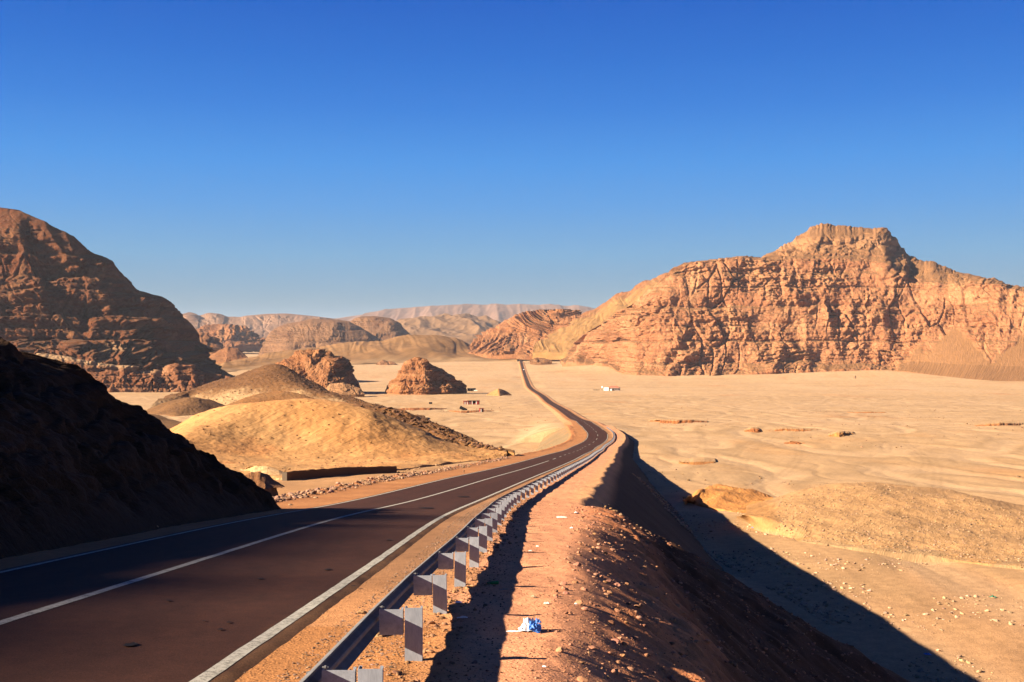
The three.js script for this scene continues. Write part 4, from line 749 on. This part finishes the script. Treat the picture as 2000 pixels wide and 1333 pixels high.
scatter('slope_stones', 'loose reddish stones over the upper embankment slope', 'stones', 11000, pebbleGeos[1], paintOf(0.3, 0.15, 0.09), () => { const d = 7 + 53 * rnd(); return roadPoint(crestAt(d) + rr(-1.2, 14), d); }, () => 0.012 + 0.085 * Math.pow(rnd(), 5));
scatter('shoulder_gravel', 'grey gravel between the road edge and the guard rail', 'gravel', 9000, pebbleGeos[2], paintOf(0.2, 0.13, 0.09), () => { const d = 10 + 90 * Math.pow(rnd(), 1.5); return roadPoint(rr(4.2, 5.4), d); }, (p) => 0.006 + 0.018 * Math.pow(rnd(), 5) + 0.0002 * -p[2]);
scatter('road_grit', 'tiny pale stones lying on the asphalt', 'grit', 5200, pebbleGeos[0], paintOf(0.26, 0.18, 0.13), () => { const d = 9 + 50 * Math.pow(rnd(), 1.6), o = rnd() < 0.45 ? 3.8 - 1.2 * Math.pow(rnd(), 2) : rr(-3.8, 3.8), p = roadPoint(o, d); p[1] += crown(o, d) + 0.002; return p; }, (p) => 0.003 + 0.008 * Math.pow(rnd(), 5) + 0.0001 * -p[2]);
scatter('verge_rubble', 'small broken stones along the left verge', 'rubble', 3600, pebbleGeos[1], paintOf(0.28, 0.17, 0.11), () => { const d = 58 + 130 * Math.pow(rnd(), 1.5); return roadPoint(-8.4 + 1.1 * (rnd() + rnd() - 1), d); }, () => 0.04 + 0.2 * Math.pow(rnd(), 5));
{ // tar spots on the road
  const tar = paintOf(0.008, 0.0055, 0.005, { roughness: 0.8 }), road = scene.getObjectByName('road');
  for (const [px, py, w] of [[255, 1276, 34], [430, 1241, 14], [447, 1227, 13], [508, 1142, 16], [398, 1226, 9], [330, 1190, 12], [832, 996, 40], [760, 1060, 16], [640, 1120, 18], [905, 972, 30], [690, 1150, 12]]) {
    const h = hit(px, py), s = new THREE.Shape(), n = 14; for (let i = 0; i < n; i++) { const a = i / n * 6.283, r = w * h.m / 2 * (0.75 + 0.5 * noise(i * 0.9, px)); s[i ? 'lineTo' : 'moveTo'](Math.cos(a) * r, Math.sin(a) * r * 1.6); }
    const g = new THREE.ShapeGeometry(s); g.rotateX(-Math.PI / 2); g.rotateX(-0.1);
    const o = offRoad(h.x, h.d); g.translate(h.x, -roadY(h.d) + crown(o, h.d) + 0.032, h.z); part('tar_spot', g, tar, road);
  }
}
scatter('rail_rubble', 'small rubble gathered at the feet of the guard rail posts', 'rubble', 2600, pebbleGeos[1], paintOf(0.26, 0.14, 0.075), () => { const d = 9 + 60 * rnd(); return roadPoint(5.2 + 0.42 * sstep(12, 46, d) + rr(0, 0.9) * rnd() + 0.25, d); }, () => 0.012 + 0.05 * Math.pow(rnd(), 5));
scatter('plain_stones', 'pale stones strewn on the plain at the foot of the embankment', 'stones', 5200, pebbleGeos[2], paintOf(0.36, 0.24, 0.15), () => { const d = rr(78, 185), x = mix(34, 24, (d - 78) / 100) - 3 + 26 * Math.pow(rnd(), 1.9); if (noise(x / 9, d / 14, 5) + 0.35 * noise(x / 2.5, d / 3, 7) < -0.08 + sstep(36, 60, x) * 0.25) return null; return [x, surfaceY(x, d), -d]; }, () => 0.03 + 0.24 * Math.pow(rnd(), 5));
scatter('desert_stones', 'scattered stones and tufts far out on the plain', 'stones', 1000, pebbleGeos[0], paintOf(0.2, 0.12, 0.065), () => { const d = 130 + 900 * Math.pow(rnd(), 1.4), x = rr(-0.3, 0.5) * d; if (offRoad(x, d) > -14 && offRoad(x, d) < 16) return null; if (noise(x / 60, d / 90, 9) < 0.08) return null; return [x, surfaceY(x, d), -d]; }, (p) => 0.06 + 0.0004 * -p[2] + 0.4 * Math.pow(rnd(), 6));

const onMesh = (name, x0, x1) => { const p = scene.getObjectByName(name).geometry.attributes.position.array, n = p.length / 3; return () => { const k = Math.floor(rnd() * n) * 3, px = 1000 + p[k] / -p[k + 2] * FOC; return px < x0 || px > x1 ? null : [p[k] + rr(-0.4, 0.4), p[k + 1] - 0.02, p[k + 2]]; }; };
scatter('mound_stones', 'dark gravel stones covering the broad mound at right', 'stones', 5200, pebbleGeos[1], paintOf(0.26, 0.17, 0.1), onMesh('stony_mound', 1520, 2040), () => 0.05 + 0.16 * Math.pow(rnd(), 3));
scatter('hill_stones', 'small stones dotted over the ochre sand hill', 'stones', 2600, pebbleGeos[2], paintOf(0.24, 0.13, 0.06), onMesh('sand_hill', 260, 1000), () => 0.04 + 0.2 * Math.pow(rnd(), 5));
scatter('ridge_stones', 'dark stones on the gravel ridge behind the ochre sand hill', 'stones', 2200, pebbleGeos[0], paintOf(0.11, 0.06, 0.035), onMesh('gravel_ridge', 640, 990), () => 0.1 + 0.55 * Math.pow(rnd(), 4));
scatter('cone_stones', 'brown stones on the cone-shaped gravel hill', 'stones', 2400, pebbleGeos[2], paintOf(0.14, 0.075, 0.042), onMesh('dark_cone_hill', 330, 800), () => 0.25 + 0.8 * Math.pow(rnd(), 4));

// eroded earth banks and the lump at the end of the cut
function bank(label, list, tall, o = {}) {
  const pts = list.map(([x, y]) => { const h = hit(x, y, 60); return [x, y, h.d]; }), len = list.length - 1;
  const rim = pts.map(([x, y, d], i) => { const e = Math.sin(Math.PI * clamp(i / len, 0.04, 0.96)) ** 0.8; return [x, y - 0.8 * tall * e, d + 0.014 * d * e + 2]; });
  const c = o.c ?? [0.29, 0.145, 0.07];
  return hill('earth_bank', label, { lines: [pts, rim], nu: 110, rows: [26], back: o.back ?? 85, backRows: 14, skirt: 2, round: 0.2, smooth: 0.02, tone: 1, shift: cliffShift(o.L ?? 8, o.A ?? 3.2, { bed: 1.6, block: 2.8, seed: o.seed ?? 3, top: [0.8, 1.3] }), colour: EARTH(c, mul3(c, 0.66), 3, 7, (q, x, y, d, v, m, n) => mix3(q, SAND, sstep(0.75, 1.1, v + 0.25 * m))) }, duneMat, 'earth bank');
}
bank('red eroded earth bank on the plain nearest the road bend', [[1268, 823], [1290, 826], [1320, 828], [1350, 826], [1382, 825]], 9, { seed: 4 });
bank('red block of earth standing up from the plain right of the bend', [[1455, 843], [1468, 844], [1480, 845], [1490, 844]], 11, { seed: 5 });
bank('long low orange earth step right of the standing red block', [[1500, 842], [1530, 842], [1556, 843], [1610, 841]], 7, { seed: 6, c: [0.33, 0.18, 0.085] });
bank('small dark red undercut bank below the long orange step', [[1520, 866], [1545, 867], [1572, 866]], 5, { seed: 7 });
bank('pale orange earth step on the plain right of centre', [[1618, 852], [1640, 854], [1668, 848]], 12, { seed: 8, c: [0.36, 0.22, 0.1] });
bank('flat red earth step near the right edge of the plain', [[1905, 832], [1950, 832], [2010, 829]], 7, { seed: 9, c: [0.33, 0.19, 0.1] });
bank('thin orange earth step far out on the plain', [[1655, 806], [1690, 807], [1730, 806]], 3, { seed: 10, c: [0.35, 0.2, 0.1] });
bank('undercut red bank on the sand below the lone rock block', [[768, 800], [800, 801], [838, 801], [872, 799]], 6, { seed: 11, c: [0.24, 0.12, 0.065] });
bank('broken red bank beside the striped hut', [[878, 803], [900, 806], [930, 805], [962, 803]], 5, { seed: 12, c: [0.28, 0.15, 0.08] });
bank('orange heap of earth close to the embankment shadow', [[1330, 905], [1355, 908], [1375, 907], [1395, 904]], 8, { seed: 13, c: [0.33, 0.19, 0.085] });
hill('rock_lump', 'pale rock lump half in shade beyond the end of the dark slope', {
  lines: [[[470, 950, 70], [490, 955, 68], [515, 956, 68], [545, 950, 71]], [[473, 938, 72], [480, 930, 73], [492, 923, 74], [508, 922, 74], [522, 928, 74], [535, 938, 74], [548, 948, 73]]],
  nu: 90, rows: [40], back: 4, backRows: 8, skirt: 1, round: 0.5, shift: cliffShift(2, 0.7, { bed: 0.8, block: 0.6, seed: 3 }), colour: EARTH([0.28, 0.18, 0.11], [0.17, 0.1, 0.06], 3, 1.5),
}, darkHillMat, 'rock');
hill('sand_cone', 'small smooth sand cone beside the lone rock block', {
  lines: rise([[950, 771], [975, 772.5], [1000, 771]], [30, [[953, 769.5, -14], [962, 764], [973, 758.5], [984, 761.5], [992, 766, -8], [998, 770, -22]]]),
  nu: 60, rows: [30], back: 40, backRows: 6, skirt: 2, round: 0.6, shift: duneShift(0.5, 8, 3), tone: 0.9, colour: EARTH([0.33, 0.23, 0.13], [0.28, 0.18, 0.1], 3, 8),
});
for (const [label, x0, x1, yb, yt] of [['pale flat rock shelf left of the far road bend', 1035, 1078, 706, 698], ['low dark rock shelf right of the far road bend', 1094, 1116, 704, 700], ['pale rock slab on the olive slope above the far road', 985, 1006, 680, 672], ['grey rock slabs at the foot of the olive ridge', 735, 775, 711, 704]])
  hill('rock_shelf', label, { lines: [[[x0, yb, 3150], [(x0 + x1) / 2, yb + 1, 3140], [x1, yb, 3150]], [[x0 + 2, yb - 2, 3165], [mix(x0, x1, 0.3), yt, 3175], [mix(x0, x1, 0.65), yt + 1, 3175], [x1 - 2, yb - 2, 3165]]], nu: 60, rows: [24], back: 60, backRows: 5, skirt: 8, round: 0.3, shift: cliffShift(20, 12, { bed: 5, block: 12, seed: 9 }), colour: STONE(9, 40, 8, { a: [0.24, 0.16, 0.11], b: [0.2, 0.12, 0.08] }) }, rockMat, 'rock');

// ---------------------------------------------------------------- low wall beside the road
{
  const a = hit(556, 939, 60), b = hit(771, 923, 60), N = 90, wallG = (top) => {
    const pos = [];
    for (let i = 0; i <= N; i++) { const t = i / N, x = mix(a.x, b.x, t) + 0.25 * noise(t * 4, 2), z = mix(a.z, b.z, t), y0 = surfaceY(x, -z) - 0.6, h = y0 + 0.6 + mix(17 * a.m, 12.5 * b.m, t) + 0.07 * noise(t * 22, 5) + 0.05 * noise(t * 60, 7); pos.push([x, y0, h, z]); }
    return sheet(N + 1, 9, (i, j) => { const [x, y0, h, z] = pos[i], P = [[0.22, 0], [0.22, 0.5], [0.2, 0.96], [0.17, 1], [0, 1.02], [-0.17, 1], [-0.2, 0.96], [-0.22, 0.5], [-0.22, 0]][j]; return [x + P[0] + 0.03 * noise(i * 0.9, j), mix(y0, h, P[1]), z]; }, (p, i, j) => [i * 0.5, j * 0.25]);
  };
  const w = new THREE.Group();
  part('wall_body', tint(wallG(), () => [0.13, 0.085, 0.055]), std({ vertexColors: true, bumpMap: rep(rockBump, 1.5), bumpScale: 0.06 }), w);
  const endCap = box(0.46, 17 * a.m + 0.5, 0.14, a.x, a.y + 17 * a.m / 2 - 0.27, a.z + 0.08); part('wall_end', endCap, paintOf(0.18, 0.14, 0.1), w);
  const far = box(0.46, 12 * b.m + 0.5, 0.14, b.x, b.y + 12 * b.m / 2 - 0.27, b.z - 0.08); part('wall_end', far, paintOf(0.18, 0.14, 0.1), w);
  add(w, 'low_wall', 'long low masonry wall in front of the ochre sand hill', 'wall');
}

// ---------------------------------------------------------------- small buildings far out on the sand
const WHITE = paintOf(0.72, 0.68, 0.58), OFFWHITE = paintOf(0.45, 0.38, 0.3), DARKIN = paintOf(0.02, 0.016, 0.014), ROOFRED = paintOf(0.3, 0.1, 0.06), PANELRED = paintOf(0.34, 0.055, 0.04), GREYWALL = paintOf(0.16, 0.13, 0.12), BLACKCLOTH = paintOf(0.012, 0.012, 0.014);
{ // white house with a red hipped roof
  const h = hit(1194, 763, 300), u = h.m, g = group(h, -0.25);
  part('wall', [box(22 * u, 5.4 * u, 10 * u, 5 * u, 2.5 * u, -5 * u)], GREYWALL, g);
  part('wall', [box(10 * u, 6.4 * u, 8 * u, -9.5 * u, 3 * u, 0)], WHITE, g);
  const roof = new THREE.BufferGeometry(), V = [[-8, 5.3, 1.4], [17, 5.3, 1.4], [17, 5.3, -11.4], [-8, 5.3, -11.4], [-1, 9.2, -5], [9, 9.2, -5]].map((p) => p.map((q) => q * u));
  roof.setAttribute('position', new THREE.Float32BufferAttribute([[0, 1, 5], [0, 5, 4], [1, 2, 5], [2, 3, 4], [2, 4, 5], [3, 0, 4], [0, 2, 1], [0, 3, 2]].flat().flatMap((i) => V[i]), 3)); roof.computeVertexNormals();
  part('roof', roof, ROOFRED, g);
  part('eave', [box(25.4 * u, 0.35 * u, 13.2 * u, 4.5 * u, 5.2 * u, -5 * u)], OFFWHITE, g);
  for (const x of [4, 7.6, 11.2, 14.6]) part('window', [box(1.7 * u, 2.4 * u, 0.3 * u, x * u, 2.9 * u, 0.05 * u)], DARKIN, g);
  part('window', [box(1.4 * u, 1 * u, 0.3 * u, -12 * u, 3.8 * u, 4 * u)], DARKIN, g);
  part('door', [box(1.4 * u, 3 * u, 0.3 * u, -3.4 * u, 1.5 * u, 0.1 * u)], OFFWHITE, g);
  part('annexe', [box(3.4 * u, 3.2 * u, 3 * u, 0, 1.6 * u, 2 * u), box(3.7 * u, 0.3 * u, 3.3 * u, 0, 3.3 * u, 2 * u)], WHITE, g);
  add(g, 'house', 'white house with a red hipped roof on the sand right of the road', 'house');
  const t = group({ x: h.x - 17 * u, y: surfaceY(h.x - 17 * u, h.d), z: h.z - 1 * u });
  const tk = new THREE.CylinderGeometry(1.9 * u, 1.9 * u, 3 * u, 18); tk.translate(0, 6.6 * u, 0); const dome = new THREE.SphereGeometry(1.9 * u, 18, 6, 0, 6.283, 0, 1.4); dome.scale(1, 0.35, 1); dome.translate(0, 8.1 * u, 0);
  part('tank', [tk, dome], WHITE, t);
  for (const [x, z] of [[-1.3, -1.3], [1.3, -1.3], [-1.3, 1.3], [1.3, 1.3]]) part('leg', [box(0.4 * u, 5.4 * u, 0.4 * u, x * u, 2.5 * u, z * u)], GREYWALL, t);
  add(t, 'water_tank', 'white water tank on legs at the left end of the red-roofed house', 'water tank');
  const f = group({ x: h.x - 29 * u, y: surfaceY(h.x - 29 * u, h.d), z: h.z });
  part('wall_body', [box(11 * u, 3 * u, 0.5 * u, 0, 1.2 * u, 0)], paintOf(0.27, 0.2, 0.12), f); for (const x of [-5.5, 0, 5.5]) part('pillar', [box(0.9 * u, 3.7 * u, 0.9 * u, x * u, 1.5 * u, 0)], paintOf(0.22, 0.16, 0.1), f);
  add(f, 'yard_wall', 'tan yard wall running left from the red-roofed house', 'wall');
}
{ // striped hut
  const h = hit(921, 790, 300), u = h.m, g = group(h, 0.1);
  part('back_wall', [box(31 * u, 7.2 * u, 0.6 * u, 0, 3.5 * u, -6 * u), box(0.6 * u, 7.2 * u, 6 * u, 15.2 * u, 3.5 * u, -3 * u)], DARKIN, g);
  part('roof', [box(24 * u, 0.7 * u, 8 * u, 4 * u, 7.3 * u, -3 * u)], paintOf(0.1, 0.05, 0.035), g);
  part('roof', [box(8.5 * u, 0.6 * u, 8 * u, -12.2 * u, 6.5 * u, -3 * u)], PANELRED, g);
  let x = -15.6; for (const [w, m, hh] of [[1, PANELRED, 6.2], [3.2, OFFWHITE, 6.2], [1.2, PANELRED, 6.2], [1.6, WHITE, 6.6], [1.4, PANELRED, 6.8], [4, OFFWHITE, 5.2], [1.2, PANELRED, 6.8], [1.6, WHITE, 6.9], [5.6, PANELRED, 2.4], [1.8, WHITE, 6.9], [3.2, PANELRED, 6.8]]) { part('panel', [box(w * u, hh * u, 0.5 * u, (x + w / 2) * u, hh / 2 * u, (w > 3.5 ? -1 : 0) * u)], m, g); x += w + 0.35; }
  add(g, 'striped_hut', 'flat hut with red and white panels on the sand left of the road', 'hut');
}
{
  const h = hit(940.5, 805, 300), u = h.m, g = group(h, 0.15);
  part('wall', [box(8.4 * u, 7.4 * u, 5 * u, 0, 3.6 * u, -2 * u)], PANELRED, g); part('roof', [box(9.4 * u, 0.6 * u, 6 * u, 0, 7.5 * u, -2 * u)], paintOf(0.2, 0.06, 0.045), g);
  part('panel', [box(1.6 * u, 5 * u, 0.4 * u, -1 * u, 4 * u, 0.6 * u)], WHITE, g); part('door', [box(2.2 * u, 5.6 * u, 0.4 * u, 1.6 * u, 3.2 * u, 0.6 * u)], DARKIN, g); part('step', [box(4 * u, 1.6 * u, 2 * u, -1.6 * u, 0.8 * u, 2 * u)], OFFWHITE, g);
  add(g, 'red_booth', 'small red booth below the striped hut', 'booth');
  const d = hit(905, 803, 300), v = d.m, k = group(d);
  const sl = box(15 * v, 0.4 * v, 7 * v); sl.rotateX(0.9); sl.rotateZ(-0.45); sl.translate(0, 4.6 * v, 0); part('sheet', sl, BLACKCLOTH, k);
  for (const q of [-5.5, 5.5]) part('pole', [box(0.5 * v, 6 * v, 0.5 * v, q * v, 2.5 * v, -1.5 * v)], GREYWALL, k);
  add(k, 'dark_awning', 'dark slanted awning on the sand in front of the striped hut', 'awning');
  const e = hit(841, 789, 300), w = e.m, b = group(e);
  part('body', [box(6 * w, 3.4 * w, 3 * w, 0, 1.6 * w, 0)], BLACKCLOTH, b); part('lid', [box(6.8 * w, 0.5 * w, 3.6 * w, 0, 3.5 * w, 0)], paintOf(0.1, 0.06, 0.05), b);
  add(b, 'dark_shed', 'tiny dark shed alone on the sand left of the striped hut', 'shed');
  const s = hit(921, 764, 300), z = s.m, t = group(s);
  part('tent_roof', [box(17 * z, 0.6 * z, 8 * z, 0, 5.4 * z, 0)], BLACKCLOTH, t); part('tent_wall', [box(16 * z, 5.2 * z, 0.4 * z, 0, 2.6 * z, -3.5 * z), box(0.4 * z, 5.2 * z, 7 * z, -8 * z, 2.6 * z, 0)], BLACKCLOTH, t);
  for (const q of [-8, -2.6, 2.6, 8]) part('pole', [box(0.5 * z, 5.2 * z, 0.5 * z, q * z, 2.6 * z, 3.6 * z)], GREYWALL, t);
  part('white_sheet', [box(7 * z, 2 * z, 0.4 * z, 8 * z, 1.4 * z, 4 * z)], WHITE, t);
  add(t, 'black_tent', 'low black tent with a white sheet beside the lone rock block', 'tent');
}
{ // distant white car on the road
  const d = 2900, x = roadX(d) + 1.2, g = group({ x, y: -roadY(d) + 0.04, z: -d }, 0.05), s = 1.5, white = paintOf(0.8, 0.8, 0.8, { roughness: 0.35 });
  const side = new THREE.Shape([[-2.2, 0.35], [2.2, 0.35], [2.25, 0.8], [1.5, 0.95], [1.0, 1.5], [-1.1, 1.55], [-1.9, 1.0], [-2.25, 0.9]].map(([a, b]) => new THREE.Vector2(a * s, b * s)));
  const bg = new THREE.ExtrudeGeometry(side, { depth: 1.7 * s, bevelEnabled: true, bevelSize: 0.05, bevelThickness: 0.05, bevelSegments: 1 }); bg.translate(0, 0, -0.85 * s); bg.rotateY(Math.PI / 2);
  part('body', bg, white, g);
  part('windscreen', [box(1.5 * s, 0.42 * s, 0.05, 0, 1.24 * s, 1.62 * s)], DARKIN, g);
  for (const [a, b] of [[-0.8, -1.4], [0.8, -1.4], [-0.8, 1.4], [0.8, 1.4]]) { const w = new THREE.CylinderGeometry(0.36 * s, 0.36 * s, 0.24 * s, 12); w.rotateZ(Math.PI / 2); w.translate(a * s, 0.36 * s, b * s); part('wheel', w, DARKIN, g); }
  add(g, 'car', 'tiny white car on the far stretch of the road', 'car');
  const m = hit(1671, 740, 300), u = m.m, sp = rockGeo(5, 2, 1); sp.scale(1.6 * u, 4.2 * u, 1.6 * u); sp.translate(m.x, m.y + 3.4 * u, m.z);
  add(new THREE.Mesh(sp, stoneMats.brown), 'rock_pinnacle', 'small lone rock pinnacle in front of the great mountain', 'rock');
  const q = hit(906, 924, 60), v = q.m, st = group(q);
  const pole = new THREE.CylinderGeometry(0.9 * v, 1.1 * v, 5 * v, 8); pole.translate(0, 2.4 * v, 0); part('stub', pole, stoneMats.brown, st); const kn = rockGeo(3, 1, 0.9); kn.scale(1.5 * v, 1.5 * v, 1.5 * v); kn.translate(0, 5.2 * v, 0); part('knob', kn, stoneMats.brown, st);
  add(st, 'marker_stub', 'short dark stub standing on the left verge of the road', 'marker');
}

// ---------------------------------------------------------------- litter on the path
function crumple(w, l, amp, seed, nu = 26, nv = 18) { return sheet(nu, nv, (i, j) => { const a = (i / (nu - 1) - 0.5), b = (j / (nv - 1) - 0.5), k = 1 - 0.25 * Math.abs(noise(i * 0.3, seed)); return [a * w * k + 0.06 * w * noise(i * 0.5, j * 0.5, seed), Math.abs(amp * (0.55 + 1.3 * noise(i * 0.23, j * 0.23, seed + 2) + 0.6 * noise(i * 0.6, j * 0.6, seed + 5))) * (1 - 1.7 * Math.max(a * a, b * b) * 2) + 0.008, b * l * k + 0.06 * l * noise(i * 0.5, j * 0.5, seed + 9)]; }); }
const FILM = paintOf(0.78, 0.78, 0.8, { roughness: 0.35 }), BLUE = paintOf(0.06, 0.17, 0.5, { roughness: 0.35 }), PAPER = paintOf(0.6, 0.55, 0.48);
{
  const h = hit(1034, 1232), g = group(h, 0.1), u = h.m;
  const film = crumple(42 * u, 26 * u, 20 * u, 3); part('white_film', film, FILM, g);
  const b = crumple(26 * u, 22 * u, 6 * u, 8); b.rotateX(0.75); b.rotateZ(-0.35); b.translate(9 * u, 9 * u, 13 * u); part('blue_film', b, BLUE, g);
  const b2 = crumple(16 * u, 12 * u, 7 * u, 11); b2.translate(16 * u, 14 * u, -2 * u); part('blue_film', b2, BLUE, g);
  const st = crumple(34 * u, 5 * u, 2.5 * u, 5); st.translate(-34 * u, 0, 8 * u); part('handle', st, FILM, g);
  add(g, 'plastic_bag', 'crumpled white and blue plastic bag lying on the red path', 'plastic bag');
  const k = hit(966, 1142), v = k.m, bt = group(k, 0.5);
  const lath = new THREE.LatheGeometry([[0, 0], [3.2, 0.2], [3.4, 1], [3.4, 13], [2.6, 16], [1.2, 19], [1.1, 23], [0, 23]].map(([a, c]) => new THREE.Vector2(a * v, c * v)), 16); lath.rotateZ(1.5); lath.translate(8 * v, 3.2 * v, 0); part('bottle_body', lath, paintOf(0.01, 0.13, 0.035, { roughness: 0.25 }), bt);
  const cap = new THREE.CylinderGeometry(1.5 * v, 1.5 * v, 3 * v, 12); cap.rotateZ(1.5); cap.translate(-15 * v, 4.9 * v, 0); part('cap', cap, paintOf(0.02, 0.08, 0.03), bt);
  add(bt, 'bottle', 'green bottle lying at the edge of the guard rail shadow', 'bottle');
}
for (const [px, py, w, l, label, mat] of [
  [1097, 1011, 24, 9, 'long crumpled strip of pale cloth on the path', PAPER], [1125, 1002, 8, 5, 'small white paper scrap farthest along the path', FILM], [1116, 1032, 8, 4, 'white paper scrap near the crest of the path', FILM],
  [1050, 1068, 7, 4, 'white paper scrap in the middle of the path', FILM], [1036, 1077, 9, 4, 'grey scrap just left of the middle of the path', PAPER], [1068, 1180, 14, 7, 'pale crumpled paper beyond the plastic bag', PAPER], [1042, 1167, 14, 8, 'brownish crumpled paper left of the pale paper', paintOf(0.35, 0.24, 0.15)], [1125, 1181, 7, 4, 'tiny white scrap close to the slope', FILM],
  [903, 1208, 26, 7, 'flat grey plastic wrapper in the guard rail shadow', PAPER], [895, 1178, 16, 6, 'crumpled clear wrapper between post and shadow', FILM], [985, 1153, 24, 4, 'thin grey strip below the green bottle', paintOf(0.3, 0.22, 0.16)], [1063, 1304, 9, 4, 'white scrap at the bottom of the path', FILM]]) {
  const h = hit(px, py), m = new THREE.Mesh(crumple(w * h.m * 0.85, l * h.m * 1.5, Math.min(l * h.m * 0.45, 0.05), px % 17, 16, 12), mat);
  m.position.set(h.x, h.y + 0.004, h.z); m.rotation.y = rr(-0.3, 0.3);
  add(m, 'litter', label, 'litter');
}
for (const [px, py, w, label, mat] of [[1812, 1279, 12, 'blue plastic scrap among the pale stones on the plain', BLUE], [1473, 1031, 9, 'blue scrap on the sand at the edge of the embankment shadow', BLUE], [1940, 1167, 12, 'green scrap on the sand near the right edge', paintOf(0.03, 0.16, 0.1)]]) {
  const h = hit(px, py, 60), m = new THREE.Mesh(crumple(w * h.m, w * h.m, 0.25 * w * h.m, px % 13, 14, 12), mat);
  m.position.set(h.x, h.y + 0.03, h.z);
  add(m, 'plastic_scrap', label, 'litter');
}

renderer.render(scene, camera);
